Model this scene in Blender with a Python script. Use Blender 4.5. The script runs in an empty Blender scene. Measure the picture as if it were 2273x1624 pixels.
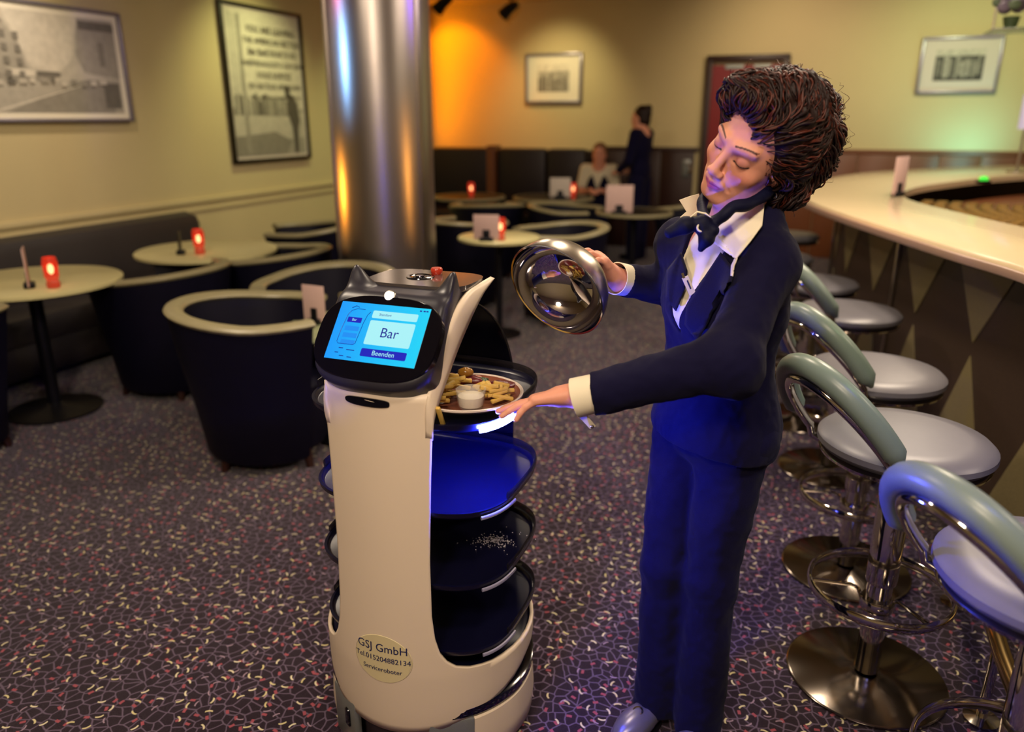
import bpy, bmesh, math, random
import numpy as np
from mathutils import Vector, Matrix
random.seed(7); RNG = np.random.default_rng(7)
sc = bpy.context.scene
COL = sc.collection
# ------------------------------------------------------------------ camera
PITCH = math.radians(17.928); CAMH = 1.55; FPX = 1700.0
cam = bpy.data.objects.new('camera', bpy.data.cameras.new('camera')); COL.objects.link(cam)
cam.location = (0, 0, CAMH); cam.rotation_euler = (math.pi / 2 - PITCH, 0, 0)
cam.data.sensor_width = 36; cam.data.lens = 36 * FPX / 2273
cam.data.clip_start = 0.02
cam.data.dof.use_dof = True; cam.data.dof.focus_distance = 1.78; cam.data.dof.aperture_fstop = 1.6
sc.camera = cam
# ------------------------------------------------------------------ world, exposure, lights
w = bpy.data.worlds.new('world'); sc.world = w; w.use_nodes = True
w.node_tree.nodes['Background'].inputs[0].default_value = (0.02, 0.03, 0.12, 1)
w.node_tree.nodes['Background'].inputs[1].default_value = 0.5
sc.view_settings.view_transform = 'Standard'; sc.view_settings.look = 'None'
sc.view_settings.exposure = 0.18; sc.view_settings.gamma = 1.0; sc.view_settings.use_curve_mapping = False
sc.cycles.max_bounces = 6; sc.cycles.diffuse_bounces = 3; sc.cycles.glossy_bounces = 4
sc.cycles.transmission_bounces = 5; sc.cycles.caustics_reflective = False; sc.cycles.caustics_refractive = False
sc.cycles.sample_clamp_indirect = 4.0
TH = math.radians(21.3)
E1 = np.array([math.cos(TH), -math.sin(TH), 0]); E2 = np.array([math.sin(TH), math.cos(TH), 0])
def rm(a, b, z=0.0):                      # room coordinates -> world
    return tuple(E1 * a + E2 * b + np.array([0, 0, z]))
CEIL = 2.9
def aim(o, target):
    d = Vector(target) - o.location; o.rotation_euler = d.to_track_quat('-Z', 'Y').to_euler()
def area(name, loc, target, size, power, color):
    l = bpy.data.lights.new(name, 'AREA'); l.shape = 'DISK'; l.size = size; l.energy = power; l.color = color
    o = bpy.data.objects.new(name, l); COL.objects.link(o); o.location = loc; aim(o, target); return o
def spot(name, loc, target, power, color, ang=60, blend=0.6, r=0.05):
    l = bpy.data.lights.new(name, 'SPOT'); l.energy = power; l.color = color; l.spot_size = math.radians(ang); l.spot_blend = blend
    l.shadow_soft_size = r
    o = bpy.data.objects.new(name, l); COL.objects.link(o); o.location = loc; aim(o, target); return o
WARM = (1.0, 0.82, 0.62); WHITE = (1.0, 0.88, 0.72); GREENISH = (0.85, 1.0, 0.45)
# general warm downlights
for a_, b_, p_ in ((-2.2, 1.6, 34), (0.3, 0.3, 30), (0.5, 3.6, 34), (-2.2, 5.0, 26), (0.9, 6.6, 30), (3.2, 6.2, 30), (2.6, 2.6, 26)):
    area('downlight_glow', rm(a_, b_, 2.86), rm(a_, b_, 0), 0.35, p_, WARM)
# robot and waitress are lit from behind the photographer
area('front_downlight_glow', (-0.7, -0.6, 2.75), (-0.1, 1.7, 0.9), 0.5, 50, (1.0, 0.80, 0.60))
area('bar_front_glow', (.35, 2.9, 2.85), (1.95, 2.6, .55), 0.4, 38, WARM)  # unseen light added to brighten the bar front
area('bar_top_glow', (2.3, 3.6, 2.86), (2.1, 3.8, 1.1), 0.4, 26, WARM)
# unseen coloured spots added for streaks of light on the steel column
for nm_, loc_, tg_, p_, c_ in (('added_blue_glow', (-3.2, 3.8, 2.05), (-.8, 4.93, 1.9), 110, (.22, .5, 1.0)), ('added_orange_glow', (-3.1, 5.1, .96), (-.8, 4.93, 1.15), 90, (1, .35, .03)), ('added_orange_glow', (1.6, 3.6, .95), (-.8, 4.93, 1.3), 60, (1, .40, .06)), ('added_violet_glow', (2.6, 4.6, 2.8), (-.8, 4.93, 2.4), 80, (.25, .1, 1.0)), ('added_pink_glow', (-3.4, 4.2, 2.75), (-.8, 4.93, 2.4), 60, (1, .2, .4)), ('added_blue_glow', (-.4, 1.2, 1.0), (-.8, 4.93, 1.3), 14, (.05, .1, 1.0))): spot(nm_, loc_, tg_, p_, c_, 24, 1.0, .09)
# picture and wall spots
for a_, b_, p_, col_ in ((-4.0, 3.4, 55, WARM), (-3.9, 5.9, 60, (0.95, 0.95, 0.42)), (-3.9, 7.9, 50, GREENISH)):
    spot('picture_spot_glow', rm(a_, b_, 2.8), rm(-4.85, b_ + .1, 1.45), p_, col_, 95, 0.9, .08)
spot('picture_spot_glow', rm(-3.0, 8.5, 2.8), rm(-3.1, 9.6, 1.75), 55, (1.0, 0.82, 0.42), 80, 1.0, .08)
spot('wall_spot_glow', rm(-0.6, 8.0, 2.8), rm(-0.4, 9.6, 1.9), 60, (1.0, 0.78, 0.50), 110, 1.0, .1)
spot('wall_spot_glow', rm(1.2, 8.0, 2.8), rm(1.4, 9.6, 1.9), 60, (0.85, 1.0, 0.5), 110, 1.0, .1)
ol = area('orange_wall_glow', rm(-4.80, 9.28, 1.95), rm(-4.0, 9.60, 1.9), .1, 9, (1.0, 0.30, 0.0)); ol.data.shape = 'RECTANGLE'; ol.data.size = .12; ol.data.size_y = 1.6
spot('orange_wall_glow', rm(-4.6, 8.9, 2.8), rm(-4.5, 9.6, 1.9), 48, (1.0, 0.24, 0.0), 95, 0.5, .05)
spot('cyan_wall_glow', rm(1.45, 9.1, 1.16), rm(1.38, 9.6, 1.38), 12, (0.25, 1.0, 0.95), 140, 1.0, .2)
spot('violet_wall_glow', rm(2.6, 6.0, 2.85), rm(0.4, 9.6, 2.7), 30, (0.45, 0.25, 1.0), 50, 1.0, .05)
spot('blue_stool_glow', (1.25, 0.4, 2.8), (1.1, 1.25, 0.9), 60, (0.15, 0.22, 1.0), 40, 1.0, .05)  # added spot without a fitting, tints the nearest backrest blue
spot('green_stool_glow', (1.9, 1.1, 2.8), (0.85, 1.9, 1.0), 30, (0.45, 1.0, 0.50), 22, 1.0, .05)

# ------------------------------------------------------------------ materials
def hexc(h):
    h = h.lstrip('#'); c = [int(h[i:i+2], 16) / 255 for i in (0, 2, 4)]
    return tuple(x / 12.92 if x <= 0.04045 else ((x + 0.055) / 1.055) ** 2.4 for x in c)
class NT:
    def __init__(s, name):
        s.m = bpy.data.materials.new(name); s.m.use_nodes = True; s.t = s.m.node_tree
        s.b = s.t.nodes['Principled BSDF']
    def n(s, ty, **kw):
        x = s.t.nodes.new(ty)
        for k, v in kw.items(): setattr(x, k, v)
        return x
    def l(s, a, b): s.t.links.new(a, b)
    def math(s, op, a, b=None, c=None):
        x = s.n('ShaderNodeMath', operation=op)
        for i, v in enumerate((a, b, c)):
            if v is None: continue
            if isinstance(v, (int, float)): x.inputs[i].default_value = v
            else: s.l(v, x.inputs[i])
        return x.outputs[0]
    def mix(s, fac, a, b):
        x = s.n('ShaderNodeMix', data_type='RGBA')
        for sock, v in ((x.inputs[0], fac), (x.inputs[6], a), (x.inputs[7], b)):
            if isinstance(v, tuple): sock.default_value = (*v[:3], 1)
            elif isinstance(v, (int, float)): sock.default_value = v
            else: s.l(v, sock)
        return x.outputs[2]
def mat(name, col, rough=0.5, metal=0.0, var=0.12, scale=30.0, bump=0.0, bscale=200.0, coat=0.0, spec=0.5, emit=None, estr=0.0, trans=0.0, ior=1.45, alpha=1.0, sheen=0.0, stretch=None, sss=0.0):
    t = NT(name); b = t.b
    tc = t.n('ShaderNodeTexCoord'); src = tc.outputs['Object']
    if stretch:
        mp = t.n('ShaderNodeMapping'); mp.inputs['Scale'].default_value = stretch; t.l(src, mp.inputs[0]); src = mp.outputs[0]
    nz = t.n('ShaderNodeTexNoise'); nz.inputs['Scale'].default_value = scale; nz.inputs['Detail'].default_value = 4
    t.l(src, nz.inputs['Vector'])
    c = hexc(col) if isinstance(col, str) else col
    lo = tuple(x * (1 - var) for x in c); hi = tuple(min(1, x * (1 + var)) for x in c)
    t.l(t.mix(nz.outputs[0], lo, hi), b.inputs['Base Color'])
    b.inputs['Roughness'].default_value = rough; b.inputs['Metallic'].default_value = metal
    b.inputs['Specular IOR Level'].default_value = spec; b.inputs['Coat Weight'].default_value = coat
    b.inputs['Coat Roughness'].default_value = 0.08
    b.inputs['Transmission Weight'].default_value = trans; b.inputs['IOR'].default_value = ior; b.inputs['Alpha'].default_value = alpha
    b.inputs['Sheen Weight'].default_value = sheen
    if sss: b.inputs['Subsurface Weight'].default_value = sss; b.inputs['Subsurface Radius'].default_value = (.012, .004, .002); b.inputs['Subsurface Scale'].default_value = 0.5
    if emit: b.inputs['Emission Color'].default_value = (*emit, 1); b.inputs['Emission Strength'].default_value = estr
    if bump:
        n2 = t.n('ShaderNodeTexNoise'); n2.inputs['Scale'].default_value = bscale; n2.inputs['Detail'].default_value = 3; t.l(src, n2.inputs['Vector'])
        bp = t.n('ShaderNodeBump'); bp.inputs['Strength'].default_value = bump; bp.inputs['Distance'].default_value = 0.002
        t.l(n2.outputs[0], bp.inputs['Height']); t.l(bp.outputs[0], b.inputs['Normal'])
    return t.m
def attr_mat(name, rough=0.5, var=0.1, scale=60, spec=0.4, sss=0.0, bump=0.0, bscale=300, coat=0.0):
    t = NT(name); at = t.n('ShaderNodeAttribute', attribute_name='col')
    tc = t.n('ShaderNodeTexCoord'); nz = t.n('ShaderNodeTexNoise'); nz.inputs['Scale'].default_value = scale; nz.inputs['Detail'].default_value = 4
    t.l(tc.outputs['Object'], nz.inputs['Vector'])
    hs = t.n('ShaderNodeHueSaturation'); t.l(at.outputs['Color'], hs.inputs['Color'])
    t.l(t.math('MULTIPLY_ADD', nz.outputs[0], 2 * var, 1 - var), hs.inputs['Value'])
    t.l(hs.outputs[0], t.b.inputs['Base Color'])
    t.b.inputs['Roughness'].default_value = rough; t.b.inputs['Specular IOR Level'].default_value = spec; t.b.inputs['Coat Weight'].default_value = coat
    if sss: t.b.inputs['Subsurface Weight'].default_value = sss; t.b.inputs['Subsurface Radius'].default_value = (.012, .004, .002); t.b.inputs['Subsurface Scale'].default_value = 0.6
    if bump:
        n2 = t.n('ShaderNodeTexNoise'); n2.inputs['Scale'].default_value = bscale; t.l(tc.outputs['Object'], n2.inputs['Vector'])
        bp = t.n('ShaderNodeBump'); bp.inputs['Strength'].default_value = bump; bp.inputs['Distance'].default_value = 0.001
        t.l(n2.outputs[0], bp.inputs['Height']); t.l(bp.outputs[0], t.b.inputs['Normal'])
    return t.m
def carpet_mat():
    t = NT('carpet_print'); tc = t.n('ShaderNodeTexCoord'); P = tc.outputs['Object']
    nz = t.n('ShaderNodeTexNoise'); nz.inputs['Scale'].default_value = 14; nz.inputs['Detail'].default_value = 2; t.l(P, nz.inputs['Vector'])
    ds = t.n('ShaderNodeVectorMath', operation='MULTIPLY_ADD'); t.l(nz.outputs['Color'], ds.inputs[0]); ds.inputs[1].default_value = (.026, .026, 0); t.l(P, ds.inputs[2])
    vo = t.n('ShaderNodeTexVoronoi', voronoi_dimensions='2D', feature='DISTANCE_TO_EDGE'); vo.inputs['Scale'].default_value = 31; t.l(ds.outputs[0], vo.inputs['Vector'])
    line = t.n('ShaderNodeMapRange'); line.inputs[1].default_value = 0.035; line.inputs[2].default_value = 0.085; line.inputs[3].default_value = 1; line.inputs[4].default_value = 0
    t.l(vo.outputs['Distance'], line.inputs[0])
    base = t.mix(line.outputs[0], hexc('1e101e'), hexc('584a5e'))
    # tufts: short bent dashes, each cell turned at random
    def dash(scale, hl, hw, bend, thr, off):
        mp = t.n('ShaderNodeMapping'); mp.inputs['Location'].default_value = (off, off * .37, 0); t.l(P, mp.inputs[0])
        v = t.n('ShaderNodeTexVoronoi', voronoi_dimensions='2D', feature='F1'); v.inputs['Scale'].default_value = scale; v.inputs['Randomness'].default_value = .8
        t.l(mp.outputs[0], v.inputs['Vector'])
        sb = t.n('ShaderNodeVectorMath', operation='SUBTRACT'); t.l(mp.outputs[0], sb.inputs[0]); t.l(v.outputs['Position'], sb.inputs[1])
        sep = t.n('ShaderNodeSeparateXYZ'); t.l(sb.outputs[0], sep.inputs[0])
        cs = t.n('ShaderNodeSeparateColor'); t.l(v.outputs['Color'], cs.inputs[0])
        an = t.math('MULTIPLY', cs.outputs[0], 6.283); c = t.math('COSINE', an); s = t.math('SINE', an)
        x = t.math('ADD', t.math('MULTIPLY', sep.outputs[0], c), t.math('MULTIPLY', sep.outputs[1], s))
        y = t.math('SUBTRACT', t.math('MULTIPLY', sep.outputs[1], c), t.math('MULTIPLY', sep.outputs[0], s))
        y2 = t.math('ADD', y, t.math('MULTIPLY', t.math('MULTIPLY', x, x), bend))
        mx = t.math('LESS_THAN', t.math('ABSOLUTE', x), hl); my = t.math('LESS_THAN', t.math('ABSOLUTE', y2), hw)
        keep = t.math('LESS_THAN', cs.outputs[1], thr)
        return t.math('MULTIPLY', t.math('MULTIPLY', mx, my), keep), cs.outputs[2]
    m1, r1 = dash(27, .0075, .0042, 10, .38, 3.1)
    c1 = t.mix(m1, base, hexc('8c424e'))
    m3, r3 = dash(21, .010, .0021, 25, .30, 7.7)
    c2 = t.mix(m3, c1, hexc('8d7788'))
    m2, r2 = dash(25, .0105, .0026, 28, .42, 0.0)
    cc = t.mix(r2, hexc('bdb07c'), hexc('ccc2a6'))
    c3 = t.mix(m2, c2, cc)
    t.l(c3, t.b.inputs['Base Color']); t.b.inputs['Roughness'].default_value = .95; t.b.inputs['Specular IOR Level'].default_value = .15
    t.b.inputs['Sheen Weight'].default_value = .25; t.b.inputs['Sheen Roughness'].default_value = .4
    n2 = t.n('ShaderNodeTexNoise'); n2.inputs['Scale'].default_value = 500; t.l(P, n2.inputs['Vector'])
    h = t.math('ADD', n2.outputs[0], t.math('MULTIPLY', m2, 1.2))
    bp = t.n('ShaderNodeBump'); bp.inputs['Strength'].default_value = .6; bp.inputs['Distance'].default_value = .003
    t.l(h, bp.inputs['Height']); t.l(bp.outputs[0], t.b.inputs['Normal'])
    return t.m
M = {}
M['carpet'] = carpet_mat()
M['wall'] = mat('painted_plaster_wall', 'c9b98c', .85, var=.03, scale=3, bump=.05, bscale=60)
M['ceiling'] = mat('ceiling_paint', 'b9a98a', .9, var=.03, scale=3)
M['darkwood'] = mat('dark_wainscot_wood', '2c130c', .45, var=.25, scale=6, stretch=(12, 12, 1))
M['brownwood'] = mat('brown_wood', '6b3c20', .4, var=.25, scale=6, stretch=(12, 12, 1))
M['leather'] = mat('black_leather', (.0026, .0022, .011), .5, var=.2, scale=20, bump=.1, bscale=120, spec=.28)
M['rim'] = mat('cream_edge_and_highlight', '8f8768', .35, var=.08)  # cream table edges; on chairs the leather's highlight put into the colour
M['sofa'] = mat('grey_sofa_leather', '2f2a2b', .5, var=.15, bump=.1)
M['banq'] = mat('brown_banquette', '190a10', .5, var=.15, bump=.1)
M['tabletop'] = mat('cream_table_top', 'c9c08e', .3, var=.04)
M['darktop'] = mat('dark_table_top', '0c080c', .35, var=.1)
M['blackmetal'] = mat('black_metal', '0c0b12', .4, metal=.3)
M['chrome'] = mat('polished_chrome', 'c9c4bc', .08, metal=1, var=.03)
M['steel'] = mat('polished_steel', 'd2d0d6', .05, metal=1, var=.03, scale=8)
M['basesteel'] = mat('stool_base_steel', '7d746c', .16, metal=1, var=.06)
M['brushed'] = mat('brushed_steel', 'b9b0a4', .28, metal=1, var=.06, scale=4)
M['column'] = mat('column_sheet_steel', 'a79f9a', .33, metal=1, var=.05, scale=2, bump=.35, bscale=3)
M['brass'] = mat('brass_rail', 'b59a66', .22, metal=1, var=.05)
M['vinyl'] = mat('grey_vinyl_seat', '69676d', .38, var=.05, bump=.04, bscale=300)
M['vinylback'] = mat('grey_green_vinyl_pad', '6f7d74', .34, var=.05)
M['white'] = mat('white_shell_plastic', 'd6c4ae', .42, var=.02, scale=5)
M['sticker'] = mat('sticker_vinyl', 'cdbf95', .5, var=.02)
M['ink'] = mat('dark_blue_ink', '1c2050', .6)
M['headblack'] = mat('robot_head_plastic', '25232c', .36, var=.05, spec=.5)
M['headtop'] = mat('robot_top_plastic', '4a4340', .12, var=.04, spec=.9, coat=.5)
M['gloss'] = mat('gloss_black', '04040c', .12, var=.1, coat=.3)
M['trayblack'] = mat('tray_black', (.003, .003, .016), .28, var=.1, spec=.5)
M['smoke'] = mat('smoked_plastic_rim', '1a171d', .15, alpha=.75, spec=.6)
M['chassis'] = mat('chassis_grey_plastic', '3a3036', .45)
M['alu'] = mat('grey_aluminium', '8b8f8b', .35, metal=.6)
M['led'] = mat('blue_led_strip', '88aaff', .4, emit=(.05, .07, 1.0), estr=3600)
M['striprest'] = mat('grey_light_strip_off', '8c88a0', .35)
M['lampwhite'] = mat('white_point_lamp', 'ffffff', .3, emit=(1, .9, .7), estr=9)
M['red'] = mat('red_button', 'b0301c', .3, coat=.5)
M['screen'] = None
M['fabric'] = mat('navy_suit_cloth', (.0032, .0024, .021), .85, var=.2, scale=200, bump=.25, bscale=700, sheen=.03, spec=.15)
M['shirt'] = mat('white_shirt_cotton', 'ddd2b8', .8, var=.03, bump=.08, bscale=500)
M['scarf'] = mat('navy_silk_scarf', '050724', .65, var=.2, scale=30, spec=.2)
M['shoe'] = mat('silver_leather_shoe', '77727c', .32, metal=.5, var=.1)
M['hair'] = mat('dark_auburn_hair', '1d0a06', .55, var=.4, scale=60, spec=.35)
M['hair2'] = mat('auburn_hair_lock', '4a1c0e', .45, var=.4, scale=60, spec=.45)
M['porcelain'] = mat('white_porcelain', 'd8c8bc', .2, var=.02, coat=.4)
M['fry'] = mat('fried_potato', 'c9a450', .55, var=.15, scale=60, bump=.2)
M['maroon'] = mat('dark_red_meat', '571a1c', .3, var=.3, scale=40, bump=.3)
M['glass'] = mat('clear_glass', 'e8e4dc', .03, alpha=.22, var=0, spec=.8)
M['cream'] = mat('white_sauce', 'd6cab4', .5, var=.03)
M['green'] = mat('green_leaf', '3a4a2a', .5, var=.3)
M['tomato'] = mat('golden_baked_piece', '9a6a22', .25, var=.3, coat=.4)
M['candleglass'] = mat('red_candle_glass', 'c2301c', .25, emit=(1, .08, .03), estr=.12, alpha=.62)
M['flame'] = mat('candle_flame', 'ffd0a0', .5, emit=(1, .5, .2), estr=14)
M['card'] = mat('pale_pink_card', 'c9a9a2', .6, var=.03)
M['cardwhite'] = mat('white_card', 'cfc3b8', .6, var=.03)
M['frameblack'] = mat('dark_picture_frame', '1e180e', .35)
M['framegrey'] = mat('silver_picture_frame', '8d8795', .3, metal=.5)
M['matboard'] = mat('cream_mount_board', 'eee6d2', .6, var=.02)
M['counter'] = mat('bar_top_laminate', 'c5b292', .16, var=.05, scale=5, spec=.6)
M['counteredge'] = mat('bar_edge_laminate', '8e7468', .3, var=.05)
M['bardark'] = mat('granular_dark_panel', '3a2d24', .45, var=.45, scale=160, bump=.15, bscale=200)
M['barlight'] = mat('granular_olive_panel', '776c4c', .45, var=.35, scale=160, bump=.15, bscale=200)
M['reddoor'] = mat('red_door_paint', '7a050c', .35, var=.08)
M['amber'] = mat('amber_glass', 'a8854a', .2, trans=.3, var=.2)
M['lampshade'] = mat('white_lamp_shade', 'b8b0c8', .6, emit=(.7, .65, .9), estr=.3)
M['greenled'] = mat('green_indicator', '30c030', .4, emit=(.05, .8, .05), estr=.8)
M['skin'] = attr_mat('skin', .5, .05, 90, .35, sss=.12, bump=.15, bscale=900)
M['print'] = attr_mat('picture_print', .5, .25, 25)
M['printfine'] = attr_mat('small_picture_print', .5, .7, 30)

# ------------------------------------------------------------------ mesh helpers
def tag(o, label=None, cat=None, group=None, kind=None):
    for k, v in (('label', label), ('category', cat), ('group', group), ('kind', kind)):
        if v: o[k] = v
    return o
def empty(name, loc, rz=0, label=None, cat=None, group=None):
    o = bpy.data.objects.new(name, None); COL.objects.link(o); o.location = loc; o.rotation_euler = (0, 0, rz); o.empty_display_size = .1
    return tag(o, label, cat, group)
def make(name, V, F, m, parent=None, smooth=True, ang=40, loc=None, rz=0, cols=None):
    me = bpy.data.meshes.new(name)
    me.from_pydata([tuple(map(float, v)) for v in V] if not isinstance(V, np.ndarray) else V.tolist(), [], F if not isinstance(F, np.ndarray) else F.tolist())
    if cols is not None:
        at = me.color_attributes.new('col', 'FLOAT_COLOR', 'POINT'); c = np.ones((len(V), 4), np.float32); c[:, :3] = cols
        at.data.foreach_set('color', c.ravel())
    if smooth:
        me.polygons.foreach_set('use_smooth', np.ones(len(me.polygons), bool))
        if ang < 180:
            bm = bmesh.new(); bm.from_mesh(me); la = math.radians(ang)
            for e in bm.edges:
                if len(e.link_faces) == 2 and e.calc_face_angle(0) > la: e.smooth = False
            bm.to_mesh(me); bm.free()
    me.materials.append(m); me.update()
    o = bpy.data.objects.new(name, me); COL.objects.link(o)
    if parent is not None: o.parent = parent
    if loc is not None: o.location = loc
    if rz: o.rotation_euler = (0, 0, rz)
    return o
class G:
    def __init__(s): s.V = []; s.F = []
    def add(s, V, F):
        k = len(s.V); s.V += [tuple(v) for v in V]; s.F += [tuple(i + k for i in f) for f in F]; return s
    def box(s, c, size, rz=0, bev=0.0, rot=None):
        hx, hy, hz = [x / 2 for x in size]; R = rot if rot is not None else Matrix.Rotation(rz, 3, 'Z'); c = Vector(c)
        if bev <= 0:
            V = [(x, y, z) for z in (-hz, hz) for y in (-hy, hy) for x in (-hx, hx)]
            F = [(0, 2, 3, 1), (4, 5, 7, 6), (0, 1, 5, 4), (2, 6, 7, 3), (0, 4, 6, 2), (1, 3, 7, 5)]
        else:
            bm = bmesh.new(); bmesh.ops.create_cube(bm, size=1)
            for v in bm.verts: v.co = Vector((v.co.x * 2 * hx, v.co.y * 2 * hy, v.co.z * 2 * hz))
            bmesh.ops.bevel(bm, geom=bm.edges[:], offset=bev, segments=2, affect='EDGES', profile=.5)
            V = [tuple(v.co) for v in bm.verts]; bm.verts.index_update(); F = [tuple(v.index for v in f.verts) for f in bm.faces]; bm.free()
        return s.add([c + R @ Vector(v) for v in V], F)
    def lathe(s, prof, n=32, c=(0, 0, 0), cap=True, sx=1, sy=1):
        V = []; F = []
        for r, z in prof:
            for i in range(n):
                a = 2 * math.pi * i / n; V.append((c[0] + r * sx * math.cos(a), c[1] + r * sy * math.sin(a), c[2] + z))
        for j in range(len(prof) - 1):
            for i in range(n):
                k = (i + 1) % n; F.append((j * n + i, j * n + k, (j + 1) * n + k, (j + 1) * n + i))
        if cap:
            F.append(tuple(reversed(range(n)))); F.append(tuple(range((len(prof) - 1) * n, len(prof) * n)))
        return s.add(V, F)
    def tube(s, P, r, n=10, closed=False, flat=1.0, up=(0, 0, 1), caps=True):
        P = [Vector(p) for p in P]; m = len(P); V = []; F = []
        rr = r if hasattr(r, '__len__') else [r] * m
        N = None
        for i in range(m):
            a = P[(i - 1) % m] if (closed or i > 0) else P[0]; b = P[(i + 1) % m] if (closed or i < m - 1) else P[-1]
            T = (b - a).normalized()
            if N is None:
                N = T.cross(Vector(up)); N = N.normalized() if N.length > 1e-4 else T.orthogonal().normalized()
            else:
                N = (N - T * N.dot(T)).normalized()
            B = T.cross(N)
            for k in range(n):
                q = 2 * math.pi * k / n; V.append(P[i] + N * (math.cos(q) * rr[i]) + B * (math.sin(q) * rr[i] * flat))
        for i in range(m if closed else m - 1):
            j = (i + 1) % m
            for k in range(n):
                l = (k + 1) % n; F.append((i * n + k, i * n + l, j * n + l, j * n + k))
        if caps and not closed:
            F.append(tuple(reversed(range(n)))); F.append(tuple(range((m - 1) * n, m * n)))
        return s.add(V, F)
    def ball(s, c, r, n=12, m=8):
        r = r if hasattr(r, '__len__') else (r, r, r); V = [(c[0], c[1], c[2] - r[2])]; F = []
        for j in range(1, m):
            t = -math.pi / 2 + math.pi * j / m
            for i in range(n):
                a = 2 * math.pi * i / n; V.append((c[0] + r[0] * math.cos(t) * math.cos(a), c[1] + r[1] * math.cos(t) * math.sin(a), c[2] + r[2] * math.sin(t)))
        V.append((c[0], c[1], c[2] + r[2])); e = len(V) - 1
        for i in range(n):
            k = (i + 1) % n; F.append((0, 1 + k, 1 + i)); F.append((e, 1 + (m - 2) * n + i, 1 + (m - 2) * n + k))
            for j in range(m - 2): F.append((1 + j * n + i, 1 + j * n + k, 1 + (j + 1) * n + k, 1 + (j + 1) * n + i))
        return s.add(V, F)
    def prism(s, poly, z0, z1):
        n = len(poly); V = [(x, y, z0) for x, y in poly] + [(x, y, z1) for x, y in poly]
        F = [tuple(reversed(range(n))), tuple(range(n, 2 * n))] + [(i, (i + 1) % n, n + (i + 1) % n, n + i) for i in range(n)]
        return s.add(V, F)
    def build(s, name, m, parent=None, **kw): return make(name, s.V, s.F, m, parent, **kw)
def copy_tree(o, parent=None):
    c = o.copy(); COL.objects.link(c)
    if parent is not None: c.parent = parent
    for ch in [x for x in CHILDREN.get(o.name, [])]: copy_tree(ch, c)
    return c
CHILDREN = {}
def index_children(o):
    CHILDREN[o.name] = list(o.children)
    for c in o.children: index_children(c)
def text2d(body, size, align='CENTER', font=None, extr=0.0):
    cu = bpy.data.curves.new('t', 'FONT'); cu.body = body; cu.size = size; cu.align_x = align; cu.align_y = 'CENTER'; cu.extrude = extr; cu.resolution_u = 3
    o = bpy.data.objects.new('t', cu); COL.objects.link(o)
    dg = bpy.context.evaluated_depsgraph_get(); me = bpy.data.meshes.new_from_object(o.evaluated_get(dg))
    V = [tuple(v.co) for v in me.vertices]; F = [tuple(p.vertices) for p in me.polygons]
    bpy.data.objects.remove(o); bpy.data.curves.remove(cu); bpy.data.meshes.remove(me)
    return V, F
def spline(pts, n):                               # Catmull-Rom through points
    P = np.array(pts, float); P = np.vstack([2 * P[0] - P[1], P, 2 * P[-1] - P[-2]]); out = []
    m = len(P) - 3; 
    for t in np.linspace(0, m - 1e-9, n):
        i = int(t); f = t - i; a, b, c, d = P[i:i + 4]
        out.append(.5 * ((2 * b) + (-a + c) * f + (2 * a - 5 * b + 4 * c - d) * f * f + (-a + 3 * b - 3 * c + d) * f ** 3))
    return np.array(out)

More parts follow.
